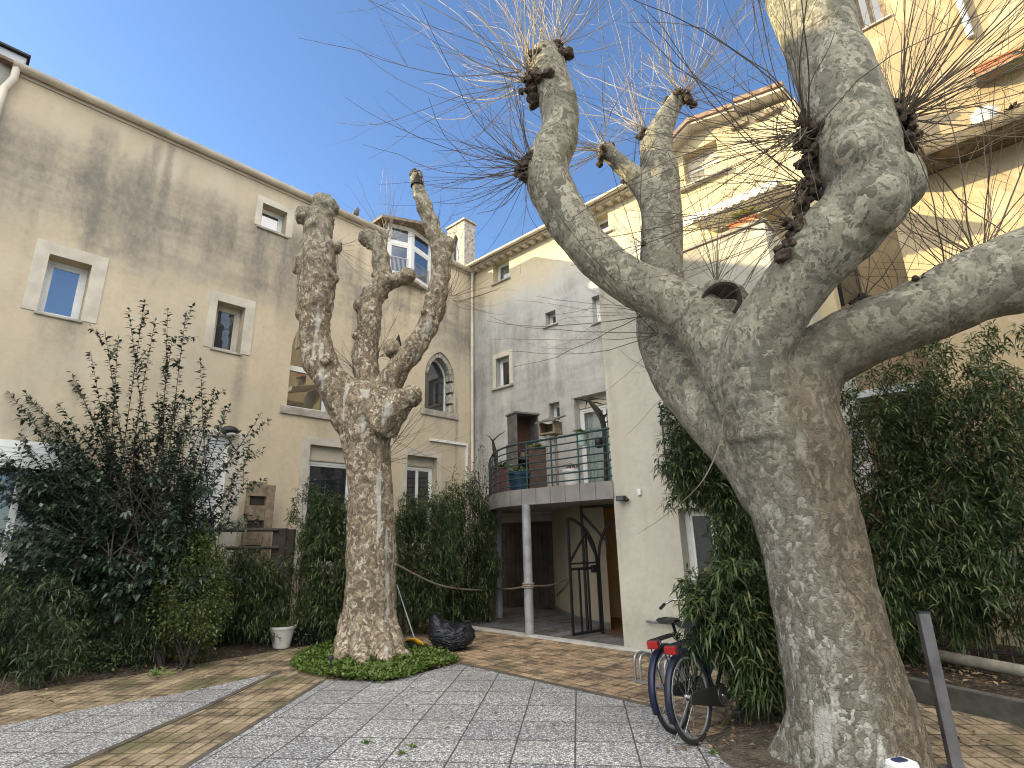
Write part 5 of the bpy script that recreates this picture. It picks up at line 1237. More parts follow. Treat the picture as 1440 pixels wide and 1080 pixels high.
# boxwood and low shrubs
def bush(name,label,bbox,Y,dy,n,L,W,mat,seed,cat='shrub',power=2.4,stems=10,noi=.3,shell=.75):
    r=np.random.RandomState(seed); rr=random.Random(seed); x0,y0,x1,y1=bbox; cx,cy=(x0+x1)/2,(y0+y1)/2; b=at(cx,y1,Y)
    root=empty(name,Matrix.Translation((b.x,Y,0)),label,cat); C=[];D=[]
    while len(C)<n:
        u=rr.uniform(-1.1,1.1); v=rr.uniform(-1.1,1.1); w=rr.uniform(-1.1,1.1); k=(abs(u)**power+abs(v)**power+abs(w)**power)**(1/power)
        lim=1+noi*noise.noise(V((u*2.4+seed,v*2.4,w*2.4)))+noi*.8*noise.noise(V((u*6+seed,v*6,w*6)))
        if k>lim or (k<lim*.6 and rr.random()<shell): continue
        p=at(cx+u*(x1-x0)/2,cy+v*(y1-y0)/2,Y+w*dy)
        if p.z<.03: continue
        C.append(p); D.append((V((u,-w*.2-.3,-v)).normalized()*.7+V((rr.gauss(0,.6),rr.gauss(0,.6),rr.gauss(.2,.5)))))
    C=np.array(C);D=np.array(D)
    leaves_mesh('leaves',C,D,unit(r,n)*.7+np.array([0,-.2,1.0]),r.uniform(L*.7,L*1.2,n),W*r.uniform(.75,1.2,n),mat,root,seed,.12,2,.15)
    if stems:
        mb=MB()
        for i in range(stems):
            p=V(C[rr.randrange(n)]); g=V((b.x+rr.gauss(0,.07),Y+rr.gauss(0,.07),0)); mb.tube(crom([g,g.lerp(p,.5)+V((0,0,.05)),p],4),crom1([.012,.009,.003],4),5,caps=False)
        mb.build('stems',m_stem,root,Matrix.Identity(4),smooth=True,fix=False)
    return root
bush('boxwood_shrub','rounded yellow green boxwood under the dark leafy tree, beside the rail',(206,742,322,905),8.45,.5,13000,.040,.025,M_BOX,21)
bush('low_shrub','small low leafy shrub at the pavement edge below the boxwood',(232,868,296,944),8.75,.25,900,.05,.028,M_BOX,22,stems=6)
bush('low_shrub','dark low shrub at the pavement edge left of centre bed',(118,900,170,962),8.25,.22,700,.05,.028,M_BAM,23,stems=6)
bush('potted_evergreen','small dark evergreen between the white pot and the upright tree',(408,868,446,910),10.0,.2,800,.05,.026,M_CAM,24,cat='shrub',stems=5)
# dark leafy tree at left
CT=empty('camellia_tree',Matrix.Translation((at(228,900,8.55).x,8.55,0)),'dark glossy leaved small tree with upright shoots against the beige house, left','tree')
rr=random.Random(31); rn=np.random.RandomState(31)
base=gnd(228,915); base=V((at(228,900,8.55).x,8.55,0.02)); hub=at(222,800,8.55)
tips=[(203,424),(261,444),(166,478),(236,437),(128,498),(98,522),(52,548),(18,592),(-8,622),(-30,700),(10,770),(50,805),(302,548),(322,572),(366,584),(352,640),(346,678),(312,722),(282,508),(242,478),(181,436),(292,622),(118,600),(68,640),(150,556),(222,556),(262,596),(148,470),(218,452),(274,560),(334,610),(88,560)]
for i in range(250):
    a=rr.random(); tips.append((150+ (rr.random()*2-1)*190*(1-.30*a), 530+325*rr.random()**.72))
C=[];D=[];br=MB()
for i in range(5):
    q=hub+V((rr.gauss(0,.12),rr.gauss(0,.12),rr.gauss(0,.1))); br.tube(crom([base+V((rr.gauss(0,.05),rr.gauss(0,.05),0)),base.lerp(q,.5)+V((rr.gauss(0,.06),0,0)),q],5),crom1([.035,.028,.02],5),7)
def leafrun(pts,sp,seed,prob=1.0,t0=.3):
    L=arclen(pts); s=L[-1]*t0
    while s<L[-1]:
        p=along(pts,L,s); q=along(pts,L,min(L[-1],s+.03)); t=(q-p); t=t.normalized() if t.length>1e-6 else V((0,0,1))
        a=rr.random()*2*PI; o=t.orthogonal().normalized(); b_=t.cross(o); side=o*math.cos(a)+b_*math.sin(a)
        if rr.random()<prob: C.append(p); D.append((side*1.0+t*.55+V((0,0,-.12))).normalized())
        s+=sp*.72*rr.uniform(.6,1.4)
    C.append(pts[-1]); D.append((pts[-1]-pts[-2]).normalized())
for (x,y) in tips:
    Y=8.55+rr.gauss(0,.42); e=at(x,y,Y); s0=hub+V((rr.gauss(0,.3),rr.gauss(0,.25),rr.gauss(.1,.25))); m=s0.lerp(e,.5); m.z-=.10*(e-s0).length*(.4 if e.z>2.6 else -.3); m+=V((rr.gauss(0,.05),rr.gauss(0,.05),0))
    pts=crom([s0,m,e],7); br.tube(pts,crom1([.012,.008,.003],7),4,caps=False); leafrun(pts,.034,0,1,.28 if e.z<3 else .45)
    for k in range(4 if e.z<3.2 else 2):
        j=rr.randint(6,len(pts)-2); a=pts[j]; d=(pts[j+1]-a).normalized()*.6+V((rr.gauss(0,.6),rr.gauss(0,.6),rr.gauss(.15,.4))); l=rr.uniform(.15,.42); tp_=[a,a+d*l*.5,a+d*l+V((0,0,.03))]
        br.tube(tp_,[.004,.003,.0015],3,caps=False); leafrun(crom(tp_,4),.03,0,1,.15)
br.build('branches',m_stem,CT,Matrix.Identity(4),smooth=True,fix=False)
C=np.array(C);D=np.array(D);n=len(C)
leaves_mesh('leaves',C,D,unit(rn,n)*.5+np.array([0,-.1,1.0]),rn.uniform(.075,.12,n),rn.uniform(.036,.056,n),M_CAM,CT,31,.22,2,.18)
# ground cover round the upright tree
gp=[gnd(*q) for q in ((408,938),(432,920),(470,911),(590,912),(620,922),(644,932),(612,942),(556,959),(515,961),(460,955),(424,948))]
gp=crom(gp+[gp[0]],4)
def inside(p,P):
    c=False;n=len(P)
    for i in range(n):
        a,b=P[i],P[i-1]
        if (a.y>p.y)!=(b.y>p.y) and p.x<(b.x-a.x)*(p.y-a.y)/(b.y-a.y)+a.x: c=not c
    return c
bx0=min(p.x for p in gp);bx1=max(p.x for p in gp);by0=min(p.y for p in gp);by1=max(p.y for p in gp)
C=[];rr=random.Random(41)
while len(C)<13000:
    p=V((rr.uniform(bx0-.05,bx1+.05),rr.uniform(by0-.05,by1+.05),0))
    if not inside(p+V((rr.gauss(0,.03),rr.gauss(0,.03),0)),gp): continue
    h=.03+.085*max(0,noise.noise(p*2.3)+.5)*rr.random(); C.append((p.x,p.y,.018+h*rr.random()**.5))
C=np.array(C); rn=np.random.RandomState(41); n=len(C); D=rn.normal(size=(n,3)); D[:,2]=abs(D[:,2])*.5+.1
o=leaves_mesh('ground_cover',C,D,unit(rn,n)*.4+np.array([0,0,1.0]),rn.uniform(.04,.085,n),rn.uniform(.024,.046,n),M_GRS,None,41,.1,2,.1)
tag(o,'bright green low weeds carpeting the soil round the upright tree','ground cover',kind='stuff')
# litter of dry leaves
C=[]
for (x,y,sx,sy,k) in ((1060,1010,70,35,90),(990,1045,40,15,25),(300,935,150,14,60),(60,985,70,10,30),(1350,975,90,18,120),(620,935,60,8,20),(700,1000,150,45,16),(1390,1040,50,25,16)):
    for i in range(k):
        p=gnd(x+rr.gauss(0,sx*.6),min(1075,y+rr.gauss(0,sy*.7)),.02)
        ok=(p-kA).dot(kn)>.1 and (p-kA).dot(kd_)>0
        C.append((p.x,p.y,.215 if ok else (.065 if (x in(1060,300,60)) else .02)))
C=np.array(C);n=len(C);D=rn.normal(size=(n,3));D[:,2]=abs(D[:,2])*.15
o=leaves_mesh('fallen_leaves',C,D,unit(rn,n)*.35+np.array([0,0,1.0]),rn.uniform(.035,.085,n),rn.uniform(.02,.05,n),M_DRY,None,42,-.05,2,.3); tag(o,'scattered dry brown leaves on the paving and beds','leaves',kind='stuff')
def tuft(name,label,pos,n,L,W,mat,seed,cat='plant',up=1.0,parent=None,spread=.6,droop=.5,group=None):
    r=np.random.RandomState(seed); C=np.tile(np.array(pos,float),(n,1))+r.normal(size=(n,3))*np.array([.03,.03,.0])*(L/.2)
    D=r.normal(size=(n,3))*spread; D[:,2]=abs(D[:,2])*.4+up
    o=leaves_mesh(name,C,D,unit(r,n)*.4+np.array([0,-.3,.6]),L*r.uniform(.5,1.15,n),W*r.uniform(.7,1.2,n),mat,parent,seed,droop,2,.2)
    if parent is None: tag(o,label,cat,group)
    return o
p=gnd(214,958); tuft('fern_clump','pale green fern tuft at the edge of the left pavers',(p.x,p.y+.1,.02),26,.30,.03,M_FERN,51)
for i,(x,y) in enumerate(((515,1047),(580,1052),(565,1062),(1000,1062))):
    p=gnd(x,y); tuft('weed_tuft',['small weed in a joint of the slabs, nearest the left paver strip','weed growing along a slab joint near the bottom centre','second weed further down the same slab joint, bottom centre','weed by the soil at the rear wheels of the bicycles'][i],(p.x,p.y,.012),22,.07,.012,M_GRS,60+i,'weed',.5,None,.9,.3,'weeds in the slab joints')
# ================================================================== THINGS
def T(p): return Matrix.Translation(V(p))
def yaw(az,p):  # local x points along compass az (radians from +Y towards +X)
    x=V((math.sin(az),math.cos(az),0)); y=V((-x.y,x.x,0)); return Matrix(((x.x,y.x,0,p[0]),(x.y,y.y,0,p[1]),(0,0,1,p[2]),(0,0,0,1)))
I4=Matrix.Identity(4)
# ---- bicycles
m_tyre=simple('tyre rubber',(.018,.018,.019),.8,var=.3,bump=.2)
m_chrome=simple('bright steel',(.62,.62,.63),.22,.95,var=.1,bump=.02)
m_blue=simple('blue bicycle paint',(.014,.017,.045),.3,.2,var=.2,bump=.02)
m_navy=simple('dark bicycle paint',(.016,.020,.034),.32,.2,var=.2,bump=.02)
m_green=simple('green bicycle paint',(.012,.03,.022),.3,.2,var=.2,bump=.02)
m_red=simple('red reflector',(.24,.010,.010),.25,var=.2,bump=.05)
m_blk=simple('black plastic',(.02,.02,.021),.45,var=.2,bump=.05)
def bicycle(label,M,mf,mg,flare=0):
    root=empty('bicycle',M,label,'bicycle','bicycles parked under the bamboo'); R=.345
    def wheel(cx):
        mb=MB(); n=40
        mb.tube([(cx+(R-.017)*math.cos(2*PI*i/n),0,R+(R-.017)*math.sin(2*PI*i/n)) for i in range(n)],.0185,10,close=True)
        w=mb.build('wheel',m_tyre,root,smooth=True)
        mb=MB(); mb.tube([(cx+(R-.045)*math.cos(2*PI*i/n),0,R+(R-.045)*math.sin(2*PI*i/n)) for i in range(n)],.0115,8,close=True); mb.build('rim',m_metal,w,smooth=True)
        mb=MB()
        for i in range(28):
            a=2*PI*i/28; s=1 if i%2 else -1; b=a+(.5 if (i//2)%2 else -.5)
            mb.tube([(cx+.02*math.cos(b),s*.03,R+.02*math.sin(b)),(cx+(R-.05)*math.cos(a),0,R+(R-.05)*math.sin(a))],.0011,3,caps=False)
        mb.tube([(cx,-.05,R),(cx,.05,R)],.018,10); mb.tube([(cx,-.034,R),(cx,-.028,R)],.03,12); mb.tube([(cx,.028,R),(cx,.034,R)],.03,12); mb.build('spokes',m_chrome,w,smooth=True)
    wheel(0); wheel(1.09)
    def guard(cx,a0,a1):
        mb=MB(); n=20; vs=[];fs=[]
        for i in range(n+1):
            a=a0+(a1-a0)*i/n
            for (y,dr) in ((-.030,-.014),(-.024,.004),(0,.012),(.024,.004),(.030,-.014)):
                r=R+.018+dr; vs.append((cx+r*math.cos(a),y,R+r*math.sin(a)))
        fs=[(i*5+j,(i+1)*5+j,(i+1)*5+j+1,i*5+j+1) for i in range(n) for j in range(4)]
        o=mb.add(vs,fs).build('mudguard',mg,root,smooth=True,fix=False); m=o.modifiers.new('s','SOLIDIFY'); m.thickness=.002; return o
    guard(0,R_(20),R_(200)); guard(1.09,R_(35),R_(175))
    mb=MB(); bb=(.44,0,.28); st=(.36,0,.56); ht=(.86,0,.84); hb=(.90,0,.70); sad=(.255,0,.86)
    mb.tube([bb,sad],.015,10); mb.tube([bb,hb],.019,10); mb.tube([(.39,0,.44),ht],.015,10); mb.tube([ht,hb],.02,10)
    for s in (-.045,.045): mb.tube([(0,s,R),(.42,s*.5,.285)],.009,8); mb.tube([(0,s,R),(.335,s*.4,.60)],.008,8); mb.tube([(.905,s*.9,.69),(.93,s*1.1,.62),(1.09,s*1.1,R)],.011,8)
    mb.tube([ht,(.845,0,.93),(.83,0,1.0)],.013,8)
    mb.build('frame',mf,root,smooth=True)
    mb=MB(); mb.tube(crom([V((.62,.27,.98)),V((.72,.28,1.0)),V((.83,.2,1.03)),V((.845,0,1.0)),V((.83,-.2,1.03)),V((.72,-.28,1.0)),V((.62,-.27,.98))],6),.011,8); hb_=mb.build('handlebar',m_chrome,root,smooth=True)
    for s in (-1,1): mb=MB(); mb.tube([(.58,s*.268,.97),(.70,s*.279,.998)],.017,10); mb.build('grip',m_blk,hb_,smooth=True)
    mb=MB(); n=9; vs=[]
    for i in range(n):
        t=i/(n-1); x=.12+.27*t; w=.082*(1-t)**.8+.018; z=.885+.02*math.cos(t*3)
        for j in range(8): a=2*PI*j/8; vs.append((x,w*math.cos(a),z+.026*math.sin(a)-(.012 if math.sin(a)<0 else 0)))
    fs=[(i*8+j,i*8+(j+1)%8,(i+1)*8+(j+1)%8,(i+1)*8+j) for i in range(n-1) for j in range(8)]+[tuple(range(7,-1,-1)),tuple((n-1)*8+j for j in range(8))]
    mb.add(vs,fs).build('saddle',m_blk,root,smooth=True)
    mb=MB(); z=.765
    for y in (-.06,-.02,.02,.06): mb.tube([(-.17,y,z),(.26,y,z)],.005,6)
    for x in (-.17,-.03,.12,.26): mb.tube([(x,-.062,z),(x,.062,z)],.005,6)
    for s in (-1,1): mb.tube([(-.16,s*.06,z),(0,s*.065,R)],.005,6); mb.tube([(.26,s*.05,z),(.31,s*.02,.70)],.005,6)
    mb.build('luggage_rack',m_blk,root,smooth=True)
    mb=MB(); mb.box(-.215,-.178,-.052,.052,.70,.765); rl=mb.build('rear_light',m_red,root,bevel=.008)
    mb=MB(); mb.box(-.178,-.16,-.055,.055,.695,.772); mb.build('lamp_housing',m_blk,rl,bevel=.004)
    mb=MB(); pr_=[(-.05+.06*math.cos(a),.345+.045*math.sin(a)) for a in [PI/2+PI*i/8 for i in range(9)]]+[(.44+.105*math.cos(a),.28+.095*math.sin(a)) for a in [-PI/2+PI*i/10 for i in range(11)]]; nn_=len(pr_); mb.add([(x,-.072,z) for x,z in pr_]+[(x,-.054,z) for x,z in pr_],[tuple(range(nn_)),tuple(range(2*nn_-1,nn_-1,-1))]+[(i,(i+1)%nn_,nn_+(i+1)%nn_,nn_+i) for i in range(nn_)]); mb.build('chain_guard',m_blk,root,bevel=.006)
    mb=MB(); mb.tube([(.44,-.08,.28),(.44,.08,.28)],.013,8); mb.tube([(.44,-.085,.28),(.53,-.09,.14)],.009,6); mb.tube([(.44,.085,.28),(.35,.09,.42)],.009,6); mb.tube([(.44,-.075,.28),(.44,-.068,.28)],.085,20); cr=mb.build('crank',m_chrome,root,smooth=True)
    for (x,s,z) in ((.53,-1,.14),(.35,1,.42)): mb=MB(); mb.box(x-.045,x+.045,s*.1-.04*(s<0)*2+.0,s*.1+.08*(s>0),z-.012,z+.012); mb.build('pedal',m_blk,cr,bevel=.004)
    mb=MB(); mb.tube([(.06,.06,.30),(-.02,.20,.012)],.009,6); mb.build('kickstand',m_chrome,root)
    return root
p1=gnd(982,1046,.012); p2=gnd(955,1031,.012)
bicycle('dark navy bicycle nearer the leaning tree with a red rear light',yaw(R_(45),(p1.x,p1.y,.011))@Matrix.Rotation(R_(-5),4,'X'),m_green,m_navy)
bicycle('blue bicycle nearer the hoop rack with a red rear light',yaw(R_(41),(p2.x,p2.y,.011))@Matrix.Rotation(R_(-6),4,'X'),m_navy,m_blue)
# ---- hoop rack
a=gnd(900,962); b=gnd(930,972); rk=empty('bicycle_rack',T((a.x,a.y,0)),'small galvanised hoop rack on the pavers left of the bicycles','bicycle rack')
az=R_(52); ux=V((math.sin(az),math.cos(az),0)); vx=V((ux.y,-ux.x,0))
for k in range(2):
    o_=V((a.x,a.y,.0))+vx*(.085*k)-vx*.06
    mb=MB(); mb.tube(crom([o_,o_+V((0,0,.24)),o_+ux*.06+V((0,0,.31)),o_+ux*.20+V((0,0,.30)),o_+ux*.36+V((0,0,.17)),o_+ux*.42+V((0,0,.0))],5),.017,8); mb.build('hoop',m_metal,rk,I4,smooth=True)
mb=MB(); q=V((a.x,a.y,0)); mb.obox(q-vx*.10+ux*.0+Z*.024,q+vx*.42+Z*.024,.035,.02); mb.obox(q-vx*.10+ux*.42+Z*.024,q+vx*.42+ux*.42+Z*.024,.035,.02); mb.build('base_bar',m_metal,rk,I4)
for k in range(2):
    o_=q+vx*(.30+.085*k); mb=MB(); mb.tube(crom([o_,o_+V((0,0,.24)),o_+ux*.06+V((0,0,.31)),o_+ux*.20+V((0,0,.30)),o_+ux*.36+V((0,0,.17)),o_+ux*.42],5),.017,8); mb.build('hoop',m_metal,rk,I4,smooth=True)
# ---- rubbish bag
c=gnd(635,919); Yb=c.y+.26; c=at(635,900,Yb); c.z=.22
mb=MB(); nu,nv=72,44; vs=[];fs=[]
for i in range(nv+1):
    th=PI*i/nv
    for j in range(nu):
        ph=2*PI*j/nu; d=V((math.sin(th)*math.cos(ph),math.sin(th)*math.sin(ph),math.cos(th)))
        r=1+.10*noise.noise(d*1.6+V((3,1,2)))
        q=V((d.x*.37*r,d.y*.30*r,d.z*.24*r))
        if d.x<-.35 and d.z>.15: q+=V((-.02,0,.17))*min(1,(d.z-.15)*2)*min(1,(-d.x-.35)*3)     # gathered neck at the left
        if -.2<d.x<.5 and d.z>.3: q.z-=.07*(1-abs(d.x-.15)/.4)
        cr=abs(noise.noise(V((d.x*4.5,d.y*4.5,d.z*9))))+.5*abs(noise.noise(V((d.x*10,d.y*10,d.z*16+4)))); q+=d*(.045*cr-.03)
        q.z=max(q.z,-.205+.008*noise.noise(d*9)); vs.append(V((c.x,Yb,.22))+q)
for i in range(nv):
    for j in range(nu): fs.append((i*nu+j,(i+1)*nu+j,(i+1)*nu+(j+1)%nu,i*nu+(j+1)%nu))
mb.add(vs,fs); bagm,nt_,b_=new_mat('black bin liner'); g=G(nt_); b_.inputs['Base Color'].default_value=(.008,.009,.014,1); b_.inputs['Roughness'].default_value=.32; b_.inputs['Specular IOR Level'].default_value=.5
cc=g.coord(); w1=g.noise(g.mapping(cc,scale=(5,5,12)),1.6,4,.55,1.2); g.l(g.bump(w1.outputs[0],.8,.05),b_.inputs['Normal'])
tag(mb.build('rubbish_bag',bagm,smooth=True),'crumpled full black plastic rubbish bag on the pavers beside the upright tree','rubbish bag')
# ---- long handled dustpan
h=gnd(588,919); Yd=h.y+.12; dp=empty('dustpan',T((h.x,Yd,0)),'yellow long handled dustpan leaning by the upright tree','dustpan')
m_yel2=simple('yellow plastic',(.62,.33,.02),.45,var=.15,bump=.05)
def P_(x,y,dy=0): return at(x,y,Yd+dy)
mb=MB(); 
sec=[(P_(573,899,.1),P_(596,901,.1)),(P_(580,897,.0),P_(600,907,-.05)),(P_(592,920,-.06),P_(597,921,-.08))]
top=[P_(571,900,.14),P_(577,897,.08),P_(586,898,.04),P_(593,902,.0),P_(598,910,-.04),P_(595,921,-.06)]
bot=[p+V((-.10,.16,-.08)) if i<4 else p+V((-.06,.16,-.02)) for i,p in enumerate(top)]
mb.add(top+bot,[(i,i+1,len(top)+i+1,len(top)+i) for i in range(len(top)-1)])
o=mb.build('hood',m_yel2,dp,I4,smooth=True,fix=False); m=o.modifiers.new('s','SOLIDIFY'); m.thickness=.012
mb=MB(); q=[P_(573,910,.1),P_(592,905,.1),P_(597,919,-.1),P_(580,922,-.1)]; q=[V((p.x,p.y,.02)) for p in q]; mb.add(q+[p+V((0,0,.10)) for p in q],[(0,1,2,3),(0,1,5,4),(1,2,6,5),(3,0,4,7)]); mb.build('tray',m_blk,dp,I4,fix=False)
mb=MB(); mb.tube([P_(583,898,.06),P_(571,862,.12),P_(558,822,.18)],.011,8); mb.build('handle',simple('grey tube',(.30,.31,.35),.4,.3,bump=.02),dp,I4,smooth=True)
mb=MB(); mb.tube([P_(600,921,.02),P_(601,907,.02)],.05,10); o=mb.build('cap',m_blk,None,I4); bpy.data.objects.remove(o)
# ---- rope barrier, from the tree round both columns to the porch wall
r0=at(556,793,9.1); pts=[r0]+[at(600,813,9.6),at(640,822,10.4),at(680,827,11.6)]
c1=CP1.copy(); c2=CP2.copy()
q1=V((c1.x-.02,c1.y-.098,zat(700,827,c1.y))); q2=V((c2.x-.0,c2.y-.098,zat(743,823,c2.y)))
pts=[r0,V((q1.x*.35+r0.x*.65,q1.y*.35+r0.y*.65,r0.z*.62+q1.z*.38-.16)),V((q1.x*.72+r0.x*.28,q1.y*.72+r0.y*.28,r0.z*.25+q1.z*.75-.11)),q1]
p4=V((1.12,11.85,zat(800,812,11.85)))
pts2=[q2,q2.lerp(p4,.5)+V((0,0,-.07)),p4]
m_rope=simple('old hemp rope',(.25,.21,.16),.9,var=.3,scale=30,bump=.8,bscale=90)
mb=MB(); mb.tube(crom(pts,8),.017,8); mb.tube(crom([q1,q1.lerp(q2,.5)+V((0,0,-.03)),q2],5),.017,8); mb.tube(crom(pts2,6),.017,8)
for z in (-.03,.0,.03): mb.tube([(c2.x+.099*math.cos(a*PI/8),c2.y+.099*math.sin(a*PI/8),q2.z+z) for a in range(16)],.016,6,close=True)
mb.tube([(q1.x,q1.y,q1.z),(c1.x,c1.y-.1,q1.z+.01)],.017,6)
e_=p4; mb.tube(crom([e_,V((1.02,12.5,.62)),V((.92,13.2,.42)),V((.9,13.3,.32))],6),.014,6)
tag(mb.build('rope',m_rope,None,I4,smooth=True),'slack hemp rope strung from the upright tree to the porch columns','rope')
# ---- garden hose
mb=MB(); hp=[gnd(548,884),gnd(565,876),gnd(590,872),gnd(600,868),gnd(575,874),gnd(560,880),gnd(580,879)]
mb.tube([V((p.x,p.y,.05)) for p in crom(hp,6)],.012,6); tag(mb.build('garden_hose',simple('green hose',(.05,.16,.10),.5,bump=.02),None,I4,smooth=True),'green garden hose lying on soil behind the upright tree','hose')
# ---- little spike light
p=gnd(464,950); mb=MB(); mb.lathe([(.012,0),(.012,.17),(.035,.175),(.04,.20),(.025,.235),(.0,.24)],10,(p.x,p.y,.01)); tag(mb.build('spike_light',m_blk,smooth=True),'small black spike light standing in the weeds round the upright tree','garden light')
# ---- square metal post in the foreground
b=gnd(1346,1085); t=at(1297,862,b.y+.02); pst=empty('metal_post',T((b.x,b.y,0)),'bare leaning square metal post on the right pavers','post')
mb=MB(); mb.obox(V((b.x,b.y,0)),t,.088,.05,V((0,1,0))); mb.build('shaft',simple('galvanised grey post',(.115,.11,.115),.5,.4,var=.35,scale=5,bump=.15),pst,I4,bevel=.006)
mb=MB(); mb.obox(t+V((0,0,.0)),t+(t-b).normalized()*.012,.095,.056,V((0,1,0))); mb.build('cap',m_blk,pst,I4)
mb=MB(); mb.box(b.x-.09,b.x+.09,b.y-.09,b.y+.09,.006,.016); mb.build('base_plate',m_metal,pst,I4)
# ---- white child's scooter deck lying at the bottom edge (only its rounded end shows)
p=gnd(1274,1100); o=MB(); 
n=24; prof=[(.075*math.copysign(abs(math.cos(a))**.5,math.cos(a)),.06*math.copysign(abs(math.sin(a))**.5,math.sin(a))) for a in [2*PI*i/n for i in range(n)]]
o.prism(prof,0,.16); tub=o.build('plastic_tub',m_white,None,yaw(R_(75),(at(1272,1095,3.45).x,3.45,zat(1272,1074,3.40)-.16)),bevel=.02); tag(tub,'white plastic tub with dark blue mark at the foot of the leaning trunk','tub')
o=MB(); o.prism([(x*.55-.012,y*.45) for x,y in prof],.161,.165); o.build('mark',simple('dark blue plastic',(.02,.03,.08),.4,bump=.02),tub)
# ---- pipe and hose in the right bed
a=gnd(1245,905,.30); b=gnd(1470,950,.30)
mb=MB(); mb.tube([a,a.lerp(b,.5)+V((0,0,-.01)),b],.062,14); tag(mb.build('drain_pipe',simple('dusty plastic pipe',(.30,.27,.22),.7,var=.3,bump=.1),None,I4,smooth=True),'pale plastic drain pipe lying in the right hand bed','pipe')
a=gnd(1245,895,.42); b=gnd(1470,925,.42); mb=MB(); mb.tube(crom([a,a.lerp(b,.4)+V((0,0,-.02)),b],6),.013,6); tag(mb.build('cable',m_blk,None,I4,smooth=True),'thin black cable running above the pale pipe in the right bed','cable')
# ---- white pot
p=gnd(397,911); pot=empty('flower_pot',T((p.x,p.y-.05,.01)),'white tapered pot with wispy plant at the end of the left bed','flower pot')
m_pot=simple('off white pot',(.52,.50,.45),.7,var=.15,bump=.1)
mb=MB(); mb.lathe([(.13,0),(.20,.30),(.215,.30),(.215,.34),(.19,.34),(.18,.29),(.0,.285)],24); mb.build('pot',m_pot,pot,smooth=True)
tuft('leaves',None,(p.x,p.y-.05,.30),90,.42,.010,M_FERN,71,parent=pot,up=.9,spread=.55)
# ---- post with two rails on the raised strip by the house
Yp=10.7; a=at(396,800,Yp); zt=zat(396,743,Yp); pr=empty('railing',T((a.x,Yp,0)),'dark wooden post with two grey rails in front of the beige house','railing')
mb=MB(); mb.box(a.x-.21,a.x+.05,Yp-.05,Yp+.05,.1,zt); mb.box(a.x+.052,a.x+.2,Yp-.04,Yp+.05,.1,zt-.02); mb.build('post',m_plank,pr,I4,bevel=.01)
for (xa,ya,xb,yb) in ((262,746,392,745),(318,771,392,770)):
    mb=MB(); q=at(xb,yb,Yp-.07); s=at(xa,ya,Yp-.35); mb.tube([s,q],.032,10); mb.build('rail',m_plank,pr,I4,smooth=True)
for (x0,x1,y) in ((-60,95,797),):
    mb=MB(); q=at(x0,y,8.6); s=at(x1,y+2,8.9); mb.tube([s,q],.03,8); mb.build('rail',m_metal,pr,I4,smooth=True)
# ---- pallet planter against the house
a=LF.px(337,690); b=LF.px(377,690); zt=LF.px(355,684)[1]; pl=empty('pallet_planter',LF.M@T((a[0],-.35,.55)),'weathered pallet planter standing against the beige house by the shuttered door','planter')
W=b[0]-a[0]; Hh=zt-.55; m_pal=simple('pallet wood',(.24,.185,.13),.85,var=.4,scale=8,bump=.4,bscale=50)
for k in range(5): 
    mb=MB(); z=Hh*(.08+.205*k); mb.box(0,W*.62,-.10,-.075,z,z+Hh*.125); mb.build('slat',m_pal,pl,bevel=.004)
mb=MB(); mb.box(W*.625,W*.92,-.11,.02,0,Hh); mb.build('side_board',m_pal,pl,bevel=.004); mb=MB(); mb.box(0,.05,-.07,.02,0,Hh); mb.build('side_board',m_pal,pl,bevel=.004)
mb=MB(); mb.box(.052,W*.62,-.02,.01,0,Hh); mb.build('back_board',m_plank,pl)
for k,(z) in enumerate((.60,.80)):
    p=LF.w(a[0]+W*.3,-.40,.55+Hh*z*.9); tuft('leaves',None,(p.x,p.y,p.z),22,.16,.02,M_BOX,80+k,parent=pl,up=.3,spread=.8)
# ---- lamps and boxes on walls
q=LF.px(319,607); lm=empty('wall_lamp',LF.M@T((q[0],0,q[1])),'small dark dome lamp on the beige house above the shuttered door','wall lamp')
mb=MB(); mb.sphere((0,-.15,0),.17,16,10,(1,.8,.55)); mb.build('shade',m_blk,lm,smooth=True); mb=MB(); mb.sphere((.02,-.18,-.06),.10,12,8,(1,.8,.6)); mb.build('bulb',m_white,lm,smooth=True); mb=MB(); mb.tube([(0,0,.03),(0,-.12,.03)],.02,8); mb.build('bracket',m_blk,lm)
q=FR.px(876,701); fl_=empty('floodlight',FR.M@T((q[0],0,q[1])),'small dark floodlight high on the cream wall above the gate','floodlight')
mb=MB(); mb.box(-.06,.09,-.12,-.03,-.045,.04); mb.build('housing',m_blk,fl_,bevel=.008); mb=MB(); mb.box(-.045,.075,-.124,-.1205,-.035,.03); mb.build('lens',m_gl,fl_); mb=MB(); mb.tube([(0.02,-.03,0),(.02,0,0)],.018,8); mb.sphere((.12,-.08,-.03),.035,10,8); mb.build('sensor',m_blk,fl_,smooth=True)
q=FR.px(900,692); mb=MB(); mb.box(q[0]-.035,q[0]+.035,-.045,-.002,q[1]-.05,q[1]+.05); tag(mb.build('junction_box',m_white,None,FR.M,bevel=.01),'small white box on the cream wall right of the floodlight','junction box')
# white cable trunking on the house, child of the house
a=LF.px(603.7,617.5); b=LF.px(657,625); mb=MB(); mb.box(a[0],b[0],-.05,-.001,a[1]-.05,a[1]+.02); mb.box(b[0]-.07,b[0],-.05,-.001,1.2,a[1]-.0505); mb.build('cable_duct',m_white,Lh,bevel=.004)
